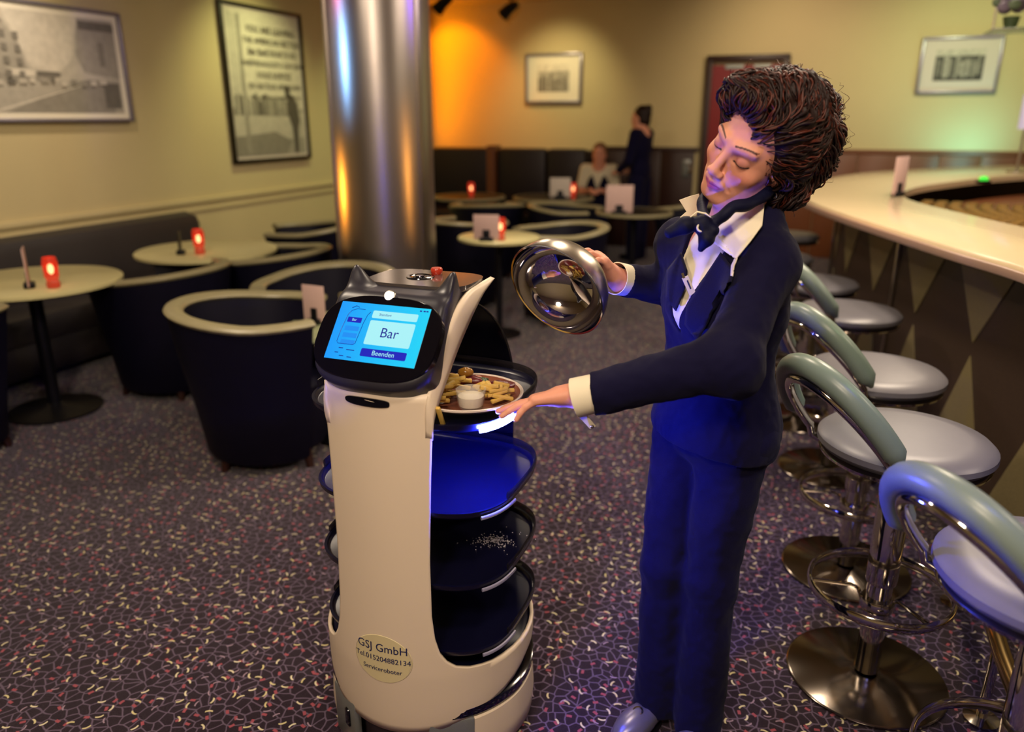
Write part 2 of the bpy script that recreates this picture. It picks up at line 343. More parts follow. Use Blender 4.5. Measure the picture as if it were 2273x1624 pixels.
# ------------------------------------------------------------------ implicit surfaces (smooth unions polygonised with surface nets)
class Field:
    def __init__(s): s.P = []
    def _add(s, f, lo, hi, k, op): s.P.append((f, np.array(lo, float), np.array(hi, float), k, op)); return s
    def cone(s, a, b, ra, rb, k=.01, op='u', flat=None):
        a = np.array(a, float); b = np.array(b, float); ba = b - a; L = ba @ ba + 1e-12
        def f(p):
            t = np.clip(((p - a) @ ba) / L, 0, 1); q = p - a - t[..., None] * ba
            if flat is not None:
                ax, fc = flat; q = q + (q @ ax)[..., None] * ax * (fc - 1)
            return np.sqrt((q * q).sum(-1)) - (ra + (rb - ra) * t)
        r = max(ra, rb); return s._add(f, np.minimum(a, b) - r, np.maximum(a, b) + r, k, op)
    def ell(s, c, r, k=.01, op='u', R=None):
        c = np.array(c, float); r = np.array(r, float); R = np.eye(3) if R is None else np.array(R)   # columns = axes
        def f(p):
            q = (p - c) @ R; k0 = np.sqrt(((q / r) ** 2).sum(-1)); k1 = np.sqrt(((q / (r * r)) ** 2).sum(-1)) + 1e-9
            return k0 * (k0 - 1) / k1
        e = np.abs(R) @ r; return s._add(f, c - e, c + e, k, op)
    def custom(s, f, lo, hi, k, op): return s._add(f, lo, hi, k, op)
    def ev(s, p, prims=None):
        d = np.full(p.shape[:-1], .2)
        for f, lo, hi, k, op in (s.P if prims is None else prims):
            e = f(p)
            if op == 'u':
                h = np.clip(.5 + .5 * (d - e) / k, 0, 1); d = d + (e - d) * h - k * h * (1 - h)
            elif op == 's':
                e = -e; h = np.clip(.5 - .5 * (d - e) / k, 0, 1); d = d + (e - d) * h + k * h * (1 - h)
            else:
                h = np.clip(.5 - .5 * (d - e) / k, 0, 1); d = d + (e - d) * h + k * h * (1 - h)
        return d
    def grad(s, p, e=.002):
        g = np.stack([s.ev(p + np.eye(3)[i] * e) - s.ev(p - np.eye(3)[i] * e) for i in range(3)], -1)
        return g / (np.linalg.norm(g, axis=-1, keepdims=True) + 1e-9)
    def mesh(s, h, B=16):
        U = [q for q in s.P if q[4] == 'u']
        lo = np.min([q[1] for q in U], 0) - 4 * h; hi = np.max([q[2] for q in U], 0) + 4 * h
        nb = np.ceil((hi - lo) / (h * B)).astype(int); N = nb * B + 2
        ids = []; pos = []; quads = []
        off = np.array([[i, j, k] for i in (0, 1) for j in (0, 1) for k in (0, 1)])
        def gid(I): return (I[..., 0].astype(np.int64) * N[1] + I[..., 1]) * N[2] + I[..., 2]
        for bx in range(nb[0]):
            for by in range(nb[1]):
                for bz in range(nb[2]):
                    o = np.array([bx, by, bz]) * B; b0 = lo + o * h; b1 = b0 + B * h
                    pr = [q for q in s.P if np.all(q[1] - q[3] - 2 * h < b1) and np.all(q[2] + q[3] + 2 * h > b0)]
                    if not any(q[4] == 'u' for q in pr): continue
                    ax = [b0[i] + h * np.arange(B + 1) for i in range(3)]
                    S = s.ev(np.stack(np.meshgrid(*ax, indexing='ij'), -1), pr); ins = S < 0
                    if ins.all() or not ins.any(): continue
                    cs = np.zeros((B, B, B), int)
                    for a, b, c in off: cs += ins[a:a + B, b:b + B, c:c + B]
                    I = np.argwhere((cs > 0) & (cs < 8))
                    if len(I):
                        acc = np.zeros((len(I), 3)); cnt = np.zeros(len(I))
                        for ax_ in range(3):
                            oth = [q for q in range(3) if q != ax_]
                            for u in (0, 1):
                                for v in (0, 1):
                                    a = I.copy(); a[:, oth[0]] += u; a[:, oth[1]] += v; b = a.copy(); b[:, ax_] += 1
                                    sa = S[a[:, 0], a[:, 1], a[:, 2]]; sb = S[b[:, 0], b[:, 1], b[:, 2]]; m = (sa < 0) != (sb < 0)
                                    t = np.where(m, sa / np.where(m, sa - sb, 1), 0); q = a.astype(float); q[:, ax_] += t
                                    acc[m] += q[m]; cnt[m] += 1
                        ids.append(gid(I + o)); pos.append(lo + (o + acc / cnt[:, None]) * h)
                    for ax_ in range(3):
                        sl0 = [slice(0, B)] * 3; sl1 = [slice(0, B)] * 3; sl1[ax_] = slice(1, B + 1)
                        m = ins[tuple(sl0)] != ins[tuple(sl1)]; E = np.argwhere(m)
                        if not len(E): continue
                        fl = ins[E[:, 0], E[:, 1], E[:, 2]]; E = E + o; u, v = [(1, 2), (2, 0), (0, 1)][ax_]
                        if True:
                            c0 = E.copy(); c1 = E.copy(); c1[:, u] -= 1; c2 = c1.copy(); c2[:, v] -= 1; c3 = E.copy(); c3[:, v] -= 1
                            Q = np.stack([gid(c0), gid(c1), gid(c2), gid(c3)], 1); Q[~fl] = Q[~fl][:, ::-1]; quads.append(Q)
        ids = np.concatenate(ids); pos = np.concatenate(pos); Q = np.concatenate(quads)
        o = np.argsort(ids); ids = ids[o]; pos = pos[o]; J = np.searchsorted(ids, Q); J = np.clip(J, 0, len(ids) - 1)
        ok = (ids[J] == Q).all(1); return pos, J[ok]
    def build(s, name, h, m, parent=None, cols=None, **kw):
        V, F = s.mesh(h); return make(name, V, F, m, parent, ang=180, cols=None if cols is None else cols(V), **kw)

# ------------------------------------------------------------------ room shell
def slab(name, a0, a1, b0, b1, z0, z1, m, parent=None, kind='structure', bev=0.0):
    g = G(); g.box(((a0 + a1) / 2, (b0 + b1) / 2, (z0 + z1) / 2), (a1 - a0, b1 - b0, z1 - z0), bev=bev)
    o = g.build(name, m, parent, smooth=bev > 0)
    if parent is None: o.rotation_euler = (0, 0, -TH); o[('kind')] = kind
    return o
slab('floor', -5.1, 5.9, -2.7, 9.9, -.1, 0, M['carpet'])
slab('ceiling', -5.1, 5.9, -2.7, 9.9, CEIL, CEIL + .1, M['ceiling'])
wl = slab('wall_left', -5.05, -4.85, -2.7, 9.8, 0, CEIL, M['wall'])
slab('wall_back', -5.05, 5.9, 9.6, 9.8, 0, CEIL, M['wall'])
slab('wall_right', 5.7, 5.9, -2.7, 9.6, 0, CEIL, M['wall'])
slab('wall_front', -4.85, 5.7, -2.7, -2.5, 0, CEIL, M['wall'])
slab('trim_1', -4.85, -4.825, -2.5, 9.6, .87, .91, M['wall'], bev=.004)
slab('trim_2', -4.85, -4.835, -2.5, 9.6, .80, .835, M['wall'], bev=.004)
slab('baseboard_left', -4.85, -4.83, -2.5, 9.6, 0, .1, M['darkwood'])
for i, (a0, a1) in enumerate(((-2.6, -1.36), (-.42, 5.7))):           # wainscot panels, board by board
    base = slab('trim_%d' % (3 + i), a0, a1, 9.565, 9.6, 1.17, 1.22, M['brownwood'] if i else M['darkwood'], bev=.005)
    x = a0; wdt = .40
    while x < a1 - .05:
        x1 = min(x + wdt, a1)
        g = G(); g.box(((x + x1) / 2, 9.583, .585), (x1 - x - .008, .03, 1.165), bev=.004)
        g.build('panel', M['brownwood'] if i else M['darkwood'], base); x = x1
# red door
d = empty('door_1', (0, 0, 0), -TH); d['kind'] = 'structure'
g = G(); g.box((-.885, 9.57, 1.06), (.76, .05, 2.12)); g.build('door_leaf', M['reddoor'], d)
g = G(); g.box((-1.30, 9.56, 1.105), (.07, .09, 2.21), bev=.006).box((-.47, 9.56, 1.105), (.07, .09, 2.21), bev=.006).box((-.885, 9.56, 2.19), (.90, .09, .07), bev=.006)
g.build('door_frame', M['darkwood'], d)
g = G(); g.box((-1.02, 9.53, 2.10), (.2, .03, .04)).box((-.72, 9.53, 2.10), (.18, .03, .035)); g.build('door_closer', M['alu'], d)
g = G(); g.box((-1.20, 9.535, 1.05), (.02, .02, .36), bev=.004); g.build('door_handle', M['alu'], d)
t_ = empty('wall_fitting', rm(-1.37 - .12, 9.56, .98), -TH, 'small metallic wall fitting on the dark panelling left of the red door', 'fitting')  # small fitting made of a backplate and a lever
g = G(); g.box((0, -.01, 0), (.09, .03, .20), bev=.01); g.build('backplate', M['alu'], t_)
g = G(); g.tube([(0.0, -.04, .06), (.05, -.06, .03), (.06, -.06, -.05)], .018, 8); g.build('lever', M['chrome'], t_)

# steel column
cc = empty('column', (-.80, 4.93, 0)); tag(cc, 'wide round column clad in mirror-like sheet steel', 'column', kind='structure')
g = G(); g.lathe([(.31, 0), (.31, CEIL)], 64, cap=False); g.build('cladding', M['column'], cc)
g = G(); g.lathe([(.32, 0), (.32, .12), (.311, .13)], 64, cap=False); g.build('plinth', M['brushed'], cc)
for an in (-35, 205):
    g = G(); x, y = .313 * math.cos(math.radians(an)), .313 * math.sin(math.radians(an))
    g.box((x, y, CEIL / 2), (.03, .012, CEIL), rz=math.radians(an + 90)); g.build('seam_strip', M['brushed'], cc)

# ------------------------------------------------------------------ wall pictures
def picture(name, label, wall, a, z, w_, h_, fr, fm, mount, artist, group=None):
    # local frame: x to the viewer's right along the wall, y out of the wall (towards the room = -y), z up
    if wall == 'back': o = empty(name, rm(a, 9.59, z), -TH)
    else: o = empty(name, rm(-4.84, a, z), -TH + math.pi / 2)
    tag(o, label, 'picture', group)
    g = G(); hw, hh = w_ / 2, h_ / 2
    for c, s in (((0, -.02, hh - fr / 2), (w_, .04, fr)), ((0, -.02, -hh + fr / 2), (w_, .04, fr)), ((hw - fr / 2, -.02, 0), (fr, .04, h_)), ((-hw + fr / 2, -.02, 0), (fr, .04, h_))):
        g.box(c, s, bev=.004)
    g.build('frame', fm, o)
    g = G(); g.box((0, -.010, 0), (w_ - fr, .012, h_ - fr)); g.build('mount', M['matboard'] if mount[0] != 'b' else M['cardwhite'], o)
    g = G(); cols = []
    iw, ih = mount[1], mount[2]
    for k, (shade, poly) in enumerate(artist):
        V = [(x * iw / 2, -.0175 - .0002 * k, y * ih / 2) for x, y in poly]; n = len(V)
        g.add(V, [tuple(range(n))]); cols += [(shade * 1.0, shade * .92, shade * .76)] * n
    make('print', g.V, g.F, M['print'] if iw > .6 else M['printfine'], o, smooth=False, cols=np.array(cols))
    return o
def R_(x0, y0, x1, y1): return [(x0, y0), (x1, y0), (x1, y1), (x0, y1)]
street = [(.50, R_(-1, -1, 1, 1)), (.62, [(-.1, 1), (.62, 1), (.5, .1), (.35, -.2), (.1, -.1)]), (.36, [(-1, .95), (-.35, .9), (-.1, .75), (.02, .35), (.08, -.25), (-1, -.35)]),
          (.25, [(-.35, .95), (-.1, .78), (-.08, .7), (-.36, .86)]), (.30, [(-1, -.35), (.15, -.2), (.4, -.2), (.2, -.4), (-1, -.6)]), (.34, [(.62, .95), (1, .95), (1, -.25), (.62, -.15), (.55, .2)]),
          (.42, [(-1, -.55), (.9, -.25), (1, -.3), (1, -1), (-1, -1)]), (.28, [(-.2, -1), (.62, -.3), (.86, -.3), (.9, -1)]), (.16, [(-1, -.8), (-.55, -.85), (-.5, -1), (-1, -1)]), (.15, R_(.80, -.9, .98, -.35)), (.62, [(-.35, -1), (.55, -.42), (.58, -.42), (-.28, -1)]),
          (.60, [(-.95, -.62), (-.2, -.45), (-.2, -.48), (-.95, -.67)]), (.66, R_(-.12, -.28, .12, -.15)), (.16, R_(.14, -.27, .36, -.17)), (.22, R_(.8, .0, .86, .5)), (.15, R_(.62, .75, 1, .92))]
for r in range(4):
    for c in range(9):
        x = -.95 + c * .115; y = .72 - r * .25 - c * .02
        if x < -.02 + 0 * r: street.append((.20, [(x, y - .14), (x + .05, y - .145), (x + .05, y), (x, y)]))
RNG2 = random.Random(3)
for c in range(18):
    x = -.95 + c * .1; y = -.38 + RNG2.random() * .1
    street.append((.12 + RNG2.random() * .5, R_(x, y - .1, x + .03 + RNG2.random() * .05, y)))
picture('framed_photograph', 'large framed street photograph, landscape format, at the left edge of the left wall', 'left', 3.74, 1.895, 1.66, .74, .022, M['framegrey'], ('c', 1.53, .62), street)
poster = [(.62, R_(-1, -1, 1, 1)), (.34, R_(-1, -1, 1, -.32)), (.48, [(-1, -.42), (1, -.38), (1, -.75), (-1, -.85)]), (.24, [(-1, -.72), (.1, -.66), (.6, -.8), (.4, -1), (-1, -1)]), (.30, R_(-.72, -.95, -.62, .95)), (.5, R_(-.95, -.2, -.75, .95))]
for c in range(30):
    x = -.95 + c * .06; hgt = RNG2.random() * .2
    poster.append((.08 + RNG2.random() * .4, R_(x, -.42, x + .04 + RNG2.random() * .03, -.22 + hgt * .6)))
poster += [(.09, [(.52, -.14), (.60, -.10), (.70, -.12), (.80, -.25), (.86, -.5), (.80, -.62), (.76, -.98), (.66, -.98), (.62, -.6), (.52, -.4)]), (.09, [(.45, -.02), (.55, .02), (.62, -.04), (.6, -.16), (.48, -.16)])]
pp = picture('framed_poster', 'tall black-framed photograph of a border sign with lettering, nearer the steel column', 'left', 6.18, 1.83, 1.12, 1.33, .030, M['frameblack'], ('b', 1.0, 1.22), poster)
g = G()
for k, (s_, sz) in enumerate((('YOU ARE LEAVING', .082), ('THE AMERICAN SECTOR', .072), ('ВЫ ВЫЕЗЖАЕТЕ ИЗ', .072), ('АМЕРИКАНСКОГО СЕКТОРА', .062), ('VOUS SORTEZ', .078), ('DU SECTEUR AMERICAIN', .066), ('SIE VERLASSEN DEN AMERIKANISCHEN SEKTOR', .034))):
    V, F = text2d(s_, sz); g.add([(x + .10, -.026, y + .47 - k * .095) for x, y, z in V], F)
o_ = g.build('lettering', M['frameblack'], pp, smooth=False); o_['kind'] = 'stuff'
crowd = [(.45, R_(-1, -1, 1, 1)), (.75, R_(-1, .55, 1, 1))] + [(.08 + RNG2.random() * .35, R_(x, -1, x + .14, -.2 + RNG2.random() * .9)) for x in [-.98 + .11 * i for i in range(17)]]
picture('small_picture', 'white-mounted small picture on the back wall, lit from above, left of the red door', 'back', -3.185, 2.015, .73, .58, .03, M['framegrey'], ('c', .41, .31), crowd)
crowd2 = [(.05, R_(-1, -1, 1, 1)), (.5, R_(-1, .6, 1, 1))] + [(.04 + RNG2.random() * .3, R_(x, -.9 + RNG2.random() * .3, x + .1, .2 + RNG2.random() * .5)) for x in [-.95 + .1 * i for i in range(18)]]
p2 = picture('small_picture', 'silver-framed small group photograph on the back wall above the bar end', 'back', 1.22, 2.07, .74, .55, .025, M['framegrey'], ('b', .45, .30), crowd2)
g = G(); g.box((.26, -.02, -.225), (.1, .004, .03)); g.build('caption_plate', M['cardwhite'], p2)

# ceiling spots in view
def ceiling_spot(a, b, label):
    o = empty('ceiling_spotlight', rm(a, b, CEIL), -TH, label, 'lamp', 'ceiling spotlights')
    g = G(); g.lathe([(.05, -.02), (.05, 0)], 20); g.build('mounting_plate', M['blackmetal'], o)
    g = G(); g.tube([(0, 0, -.02), (0, 0, -.10)], .012, 8); g.build('stem', M['blackmetal'], o)
    g = G(); g.tube([(-.11, .02, -.19), (-.02, .005, -.12), (.08, -.01, -.08)], [.075, .06, .04], 16); g.build('lamp_head', M['blackmetal'], o)
ceiling_spot(-4.12, 8.5, 'black ceiling spotlight in the orange light beside the steel column')
ceiling_spot(-3.60, 9.2, 'small black ceiling spotlight at the top edge, right of the orange light')

# ------------------------------------------------------------------ banquette along the back wall
bq = empty('banquette', rm(0, 0, 0), -TH, 'long high-backed brown leather banquette along the back wall', 'bench')
xs = [-4.84, -3.82]; 
def seg(nm, a0, a1, b0, b1, z0, z1, m, bev=.03): g = G(); g.box(((a0 + a1) / 2, (b0 + b1) / 2, (z0 + z1) / 2), (a1 - a0, b1 - b0, z1 - z0), bev=bev); return g.build(nm, m, bq)
for a0, a1 in ((-4.83, -3.86), (-3.74, -3.10), (-3.09, -2.60)):
    seg('back_cushion', a0, a1, 9.05, 9.25, .45, 1.20, M['banq'], .05)
    seg('seat_cushion', a0, a1, 8.62, 9.06, .30, .46, M['banq'], .04)
seg('post', -3.85, -3.75, 9.0, 9.25, 0, 1.23, M['brownwood'], .01)
seg('base', -4.83, -2.60, 8.68, 9.25, .02, .30, M['darkwood'], .01)
seg('rear_box', -4.83, -2.60, 9.25, 9.58, 0, 1.17, M['darkwood'], .01)

# ------------------------------------------------------------------ tub chairs, tables
def make_tub(rt=.38, rb=.27, zt=.72, leg=.05, back_rise=.04, name='tub_chair'):
    o = empty(name, (0, 0, 0)); A0, A1 = 48, 312; n = 34; th = .065
    def ring(r, z, rise=0):
        out = []
        for i in range(n + 1):
            a = math.radians(A0 + (A1 - A0) * i / n); s = max(0, -math.cos(a)) ; out.append((r * math.cos(a) * 1.05, r * math.sin(a), z + rise * s))
        return out
    rings = [ring(rb, leg), ring(rb + .012, leg + .02), ring(rb + (rt - rb) * .35, leg + (zt - leg) * .33), ring(rb + (rt - rb) * .7, leg + (zt - leg) * .66), ring(rt, zt - .03, back_rise),
             ring(rt - th, zt - .03, back_rise), ring(rb + (rt - rb) * .5 - th, leg + .2), ring(rb - th + .02, leg + .02), ]
    V = [p for r in rings for p in r]; m = n + 1; F = []
    for j in range(len(rings)):
        k = (j + 1) % len(rings)
        for i in range(n): F.append((j * m + i, j * m + i + 1, k * m + i + 1, k * m + i))
    F.append(tuple(j * m for j in range(len(rings)))); F.append(tuple(j * m + n for j in reversed(range(len(rings)))))
    make('shell', V, F, M['leather'], o)
    P = []
    for i in range(n + 1):
        a = math.radians(A0 - 2 + (A1 - A0 + 4) * i / n); s = max(0, -math.cos(a)); P.append(((rt - th / 2) * math.cos(a) * 1.05, (rt - th / 2) * math.sin(a), zt - .018 + back_rise * s))
    g = G(); g.tube(P, .042, 12, flat=.5); g.build('rim', M['rim'], o)  # pale colour paints the light caught along the top of the leather
    g = G(); g.lathe([(rb - .02, leg + .02), (rb, leg + .05), (rb + .01, .38), (rb - .02, .41)], 28, cap=True); g.build('seat', M['leather'], o)
    for sx in (-1, 1):
        for sy in (-1, 1):
            g = G(); x, y = sx * rb * .66, sy * rb * .66; g.tube([(x * 1.08, y * 1.08, 0), (x, y, leg + .03)], [.017, .024], 8); g.build('leg', M['darkwood'], o)
    return o
proto = make_tub(); index_children(proto)
def place(proto_, first, x, y, rz, label, cat, group, z=0, sc_=1.0):
    o = proto_ if first else copy_tree(proto_)
    o.location = (x, y, z); o.rotation_euler = (0, 0, rz); o.scale = (sc_,) * 3
    return tag(o, label, cat, group)
D = math.radians
chairs = [(-1.16, 3.43, 8, 'nearest black tub armchair with painted rim highlight, left of the service robot'),
          (-1.0, 4.06, 250, 'black tub armchair with painted rim highlight directly behind the service robot'),
          (-2.04, 4.38, 165, 'black tub armchair at the near left round table, back to the camera'),
          (-1.58, 4.98, 160, 'black tub armchair at the far left round table, left of the steel column'),
          (-1.66, 6.15, 190, 'black tub armchair furthest back beside the left wall, left of the column'),
          (-2.76, 3.42, 62, 'dark tub armchair cut by the left picture edge'),
          (-.42, 6.55, 60, 'black tub armchair just right of the steel column behind the round table'),
          (.36, 6.02, 200, 'black tub armchair to the right of the round table with the red candle and card'),
          (.55, 7.55, 340, 'black tub armchair with an open curved rim in the middle of the back room'),
          (1.72, 7.35, 200, 'black tub armchair furthest right of the back room, beside the waitress'),
          (-.25, 7.85, 100, 'black tub armchair in front of the table with the lone red candle')]
for i, (x, y, r, lb) in enumerate(chairs):
    place(proto, i == 0, x, y, D(r), lb, 'armchair', 'black tub armchairs with cream rims', sc_=1.0 if i != 8 else 1.0)
def make_table(r=.44, zt=.735):
    o = empty('round_table', (0, 0, 0))
    g = G(); g.lathe([(0.001, zt - .03), (r - .02, zt - .03), (r, zt - .022), (r, zt - .006), (r - .008, zt), (0.001, zt)], 48); g.build('table_top', M['tabletop'], o)
    g = G(); g.lathe([(.035, .03), (.035, zt - .03)], 16); g.build('pedestal', M['blackmetal'], o)
    g = G(); g.lathe([(.24, 0), (.24, .012), (.06, .03), (.035, .05)], 32); g.build('base', M['blackmetal'], o)
    return o
tp = make_table(); index_children(tp)
def make_dark_table(r=.44, zt=.735):
    o = empty('round_table', (0, 0, 0))
    g = G(); g.lathe([(0.001, zt - .03), (r - .03, zt - .03), (r - .03, zt), (0.001, zt)], 48); g.build('table_top', M['darktop'], o)
    g = G(); g.lathe([(r - .03, zt - .03), (r, zt - .022), (r, zt - .004), (r - .006, zt + .002), (r - .028, zt + .002), (r - .03, zt - .03)], 48, cap=False); g.build('rim', M['rim'], o)
    g = G(); g.lathe([(.035, .03), (.035, zt - .03)], 16); g.build('pedestal', M['blackmetal'], o)
    g = G(); g.lathe([(.24, 0), (.24, .012), (.06, .03), (.035, .05)], 32); g.build('base', M['blackmetal'], o)
    return o
tpd = make_dark_table(); index_children(tpd)
tables = [(-2.72, 4.27, 'cream round table with card and candle at the left edge', 1.0), (-2.13, 5.34, 'cream round table with candle before the sofa end, left of the column', 1.0),
          (-.10, 5.95, 'round table with yellow reflection right of the steel column', .68), (-.50, 9.15, 'narrow round table at the banquette with a lone red candle', .9),
          (.48, 9.05, 'dark round table at the banquette with white card and candle', 1.0), (1.20, 7.62, 'round table behind the chairs with the pale card, near the waitress', .8)]
for i, (x, y, lb, s) in enumerate(tables):
    x *= .937; y *= .937
    o = place(tp if i < 3 else tpd, i in (0, 3), x, y, 0, lb, 'table', 'round cafe tables' if i < 3 else 'dark round tables with cream rims', sc_=1.0); o.scale = (s, s, 1)
def make_candle():
    o = empty('candle_holder', (0, 0, 0))
    g = G(); g.lathe([(.028, 0), (.031, .01), (.031, .028), (.026, .04)], 18); g.build('foot', M['candleglass'], o)
    g = G(); g.lathe([(.026, .04), (.034, .06), (.036, .13), (.030, .155), (.027, .155), (.031, .12), (.028, .062)], 20, cap=False); g.build('glass', M['candleglass'], o)
    g = G(); g.ball((0, 0, .095), (.014, .014, .026)); g.build('flame', M['flame'], o)
    return o
cp = make_candle(); index_children(cp)
for i, (x, y, lb) in enumerate([(-2.47, 4.06, 'red glass candle holder on the table at the left edge'), (-2.10, 5.14, 'red glass candle holder on the far left table, beside the dark menu holder'),
                  (-.085, 5.75, 'red glass candle holder beside the pink card right of the column'), (-.47, 9.02, 'lone red candle holder on the table at the banquette'), (.70, 8.95, 'red candle holder next to the white card and the seated waiter')]):
    place(cp, i == 0, x * .937, y * .937, 0, lb, 'candle', 'red candle holders', z=.735)
def menu(x, y, z, rz, w_, h_, label, m=None, holder=True):
    if z == .735: x *= .937; y *= .937
    o = empty('menu_card', (x, y, z), rz, label, 'menu card', 'menu cards in holders')
    g = G(); g.box((0, 0, h_ / 2 + .012), (w_, .006, h_), bev=.002); g.build('card', m or M['card'], o)
    if holder:
        g = G(); g.box((0, 0, .014), (w_ * .55, .05, .028), bev=.005); g.box((0, -.006, .05), (w_ * .28, .008, .06), bev=.003); g.build('holder', M['blackmetal'], o)
    return o
menu(-2.60, 4.06, .735, D(-62), .13, .19, 'pink menu card on the table at the left edge, turned edge-on')
menu(-2.22, 5.12, .735, D(-75), .10, .13, 'dark menu holder on the far left table, left of its candle', M['blackmetal'])
menu(-.19, 5.70, .735, D(-8), .18, .17, 'wide pink menu card on the table right of the steel column')
menu(.55, 8.92, .735, D(-5), .22, .20, 'white menu card on the banquette table left of the seated waiter', M['cardwhite'])
menu(1.02, 6.98 + .42, .735, D(-4), .24, .24, 'pale pink menu card on a dark holder between the seated waiter and the waitress')
menu(-.97, 3.66, .585, D(-25), .13, .18, 'pink menu card standing on the small glass table behind the robot head')
menu(2.33, 4.72, 1.10, D(38), .15, .22, 'pink menu card standing on the bar top')
# small side table with glass-like marbled top between the two near tub chairs
st = empty('side_table', (-.80, 3.66, 0), 0, 'small low side table with pale marbled top, beside the nearest tub armchair', 'table')
g = G(); g.lathe([(0.001, .56), (.30, .56), (.31, .57), (.30, .585), (0.001, .585)], 40); g.build('table_top', mat('marbled_top', '9aa07c', .25, var=.5, scale=25), st)
g = G(); g.lathe([(.03, .03), (.03, .56)], 14); g.build('pedestal', M['blackmetal'], st)
g = G(); g.lathe([(.2, 0), (.2, .012), (.03, .04)], 28); g.build('base', M['blackmetal'], st)
# sofa on the left wall
so = empty('sofa', rm(0, 0, 0), -TH, 'long dark grey leather bench sofa along the left wall', 'sofa')
def sseg(nm, a0, a1, b0, b1, z0, z1, bev): g = G(); g.box(((a0 + a1) / 2, (b0 + b1) / 2, (z0 + z1) / 2), (a1 - a0, b1 - b0, z1 - z0), bev=bev); return g.build(nm, M['sofa'], so)
sseg('backrest', -4.80, -4.60, 1.2, 4.93, .12, .84, .09); 
for b0 in (1.2, 2.45, 3.70): sseg('seat_cushion', -4.62, -4.24, b0, b0 + 1.23, .26, .44, .05)
sseg('base', -4.75, -4.28, 1.25, 4.88, .06, .28, .02)

# ------------------------------------------------------------------ bar
OUT = spline([(1.02, .35), (1.34, 1.15), (1.54, 1.85), (1.625, 2.42), (1.62, 2.84), (1.645, 3.73), (1.70, 4.40), (1.80, 4.88), (2.05, 5.55), (2.48, 6.2), (3.05, 6.85), (3.75, 7.35), (4.5, 7.75), (5.1, 8.0)], 90)
INN = spline([(1.72, .2), (2.0, 1.1), (2.2, 1.9), (2.26, 2.6), (2.24, 3.2), (2.26, 3.9), (2.32, 4.5), (2.50, 5.0), (2.86, 5.5), (3.35, 5.95), (3.85, 6.35), (4.4, 6.7), (5.0, 7.0), (5.5, 7.2)], 90)
bar = empty('bar_counter', (0, 0, 0), 0, 'long curved bar with pale laminate top and dark harlequin front', 'bar')
def strip(A, B, z): return [(a[0], a[1], z) for a in A] + [(b[0], b[1], z) for b in B]
def nrm(P):
    T = np.gradient(P, axis=0); T /= np.linalg.norm(T, axis=1)[:, None]; return np.stack([T[:, 1], -T[:, 0]], 1)   # right-hand side of travel = inwards
NO = nrm(OUT[:, :2]); n = len(OUT)
rows = []
for off, z in ((.012, 1.045), (0, 1.052), (0, 1.088), (.006, 1.097), (.02, 1.10)): rows.append(np.c_[OUT[:, :2] + NO * off, np.full(n, z)])
NI = nrm(INN[:, :2])
for off, z in ((-.02, 1.10), (0, 1.092), (0, 1.05), (-.01, 1.045)): rows.append(np.c_[INN[:, :2] + NI * off, np.full(n, z)])
V = np.vstack(rows); F = []
for j in range(len(rows)):
    k = (j + 1) % len(rows)
    for i in range(n - 1): F.append((j * n + i, j * n + i + 1, k * n + i + 1, k * n + i))
F.append(tuple(j * n for j in reversed(range(len(rows))))); F.append(tuple(j * n + n - 1 for j in range(len(rows))))
ct = make('counter_top', V, F, M['counter'], bar)
rows = [np.c_[OUT[:, :2] + NO * o_, np.full(n, z)] for o_, z in ((-.012, 1.055), (-.016, 1.068), (-.012, 1.082), (.001, 1.084), (.001, 1.053))]
V = np.vstack(rows); F = [(j * n + i, ((j + 1) % 5) * n + i, ((j + 1) % 5) * n + i + 1, j * n + i + 1) for j in range(5) for i in range(n - 1)]
make('edge_band', V, F, M['counteredge'], bar)
FR = OUT[:, :2] + NO * .27                                    # bar front line
seglen = np.r_[0, np.cumsum(np.linalg.norm(np.diff(FR, axis=0), axis=1))]; L = seglen[-1]
def fr(s, off=0.0):
    i = min(max(np.searchsorted(seglen, s) - 1, 0), n - 2); f = (s - seglen[i]) / (seglen[i + 1] - seglen[i]); p = FR[i] * (1 - f) + FR[i + 1] * f; q = NO[i] * (1 - f) + NO[i + 1] * f
    return p - q * off
def front_strip(nm, o0, o1, z0, z1, m):
    S = np.linspace(.02, L - .02, 100); g = G(); V = []
    for s in S:
        a, b = fr(s, o1), fr(s, o0); V += [(a[0], a[1], z0), (a[0], a[1], z1), (b[0], b[1], z1), (b[0], b[1], z0)]
    F = [(4 * i + k, 4 * i + (k + 1) % 4, 4 * i + 4 + (k + 1) % 4, 4 * i + 4 + k) for i in range(99) for k in range(4)]; F += [(0, 1, 2, 3), (399, 398, 397, 396)]
    g.add(V, F); return g.build(nm, m, bar)
front_strip('front_panel', -.06, 0, 0, 1.046, M['bardark']); front_strip('kick_plate', 0, .006, 0, .07, M['brushed'])
per = .50; k = 0; s = .12
while s + per < L:
    for up in (0, 1):
        g = G(); nn = 8; V = []
        for i in range(nn + 1):
            t = i / nn; ss = s + per * .04 + per * .92 * t; h = 1 - abs(2 * t - 1)
            for off in (-.002, .005):
                p = fr(ss, off)
                if up: zs = (1.044, 1.044 - .37 * h - .0005)
                else: zs = (.072, .072 + .545 * h + .0005)
                V += [(p[0], p[1], zs[0]), (p[0], p[1], zs[1])]
        F = []
        for i in range(nn):
            a = 4 * i; b = a + 4; F += [(a + 2, a + 3, b + 3, b + 2), (a, b, b + 1, a + 1), (a, a + 2, b + 2, b), (a + 1, b + 1, b + 3, a + 3)]
        g.add(V, F); g.build('inlay_panel', M['barlight'], bar)
    if k % 3 == 1:
        p = fr(s, .012); g = G(); g.box((p[0], p[1], .56), (.016, .016, .96), bev=.003); g.build('seam_strip', M['brushed'], bar)
    s += per; k += 1
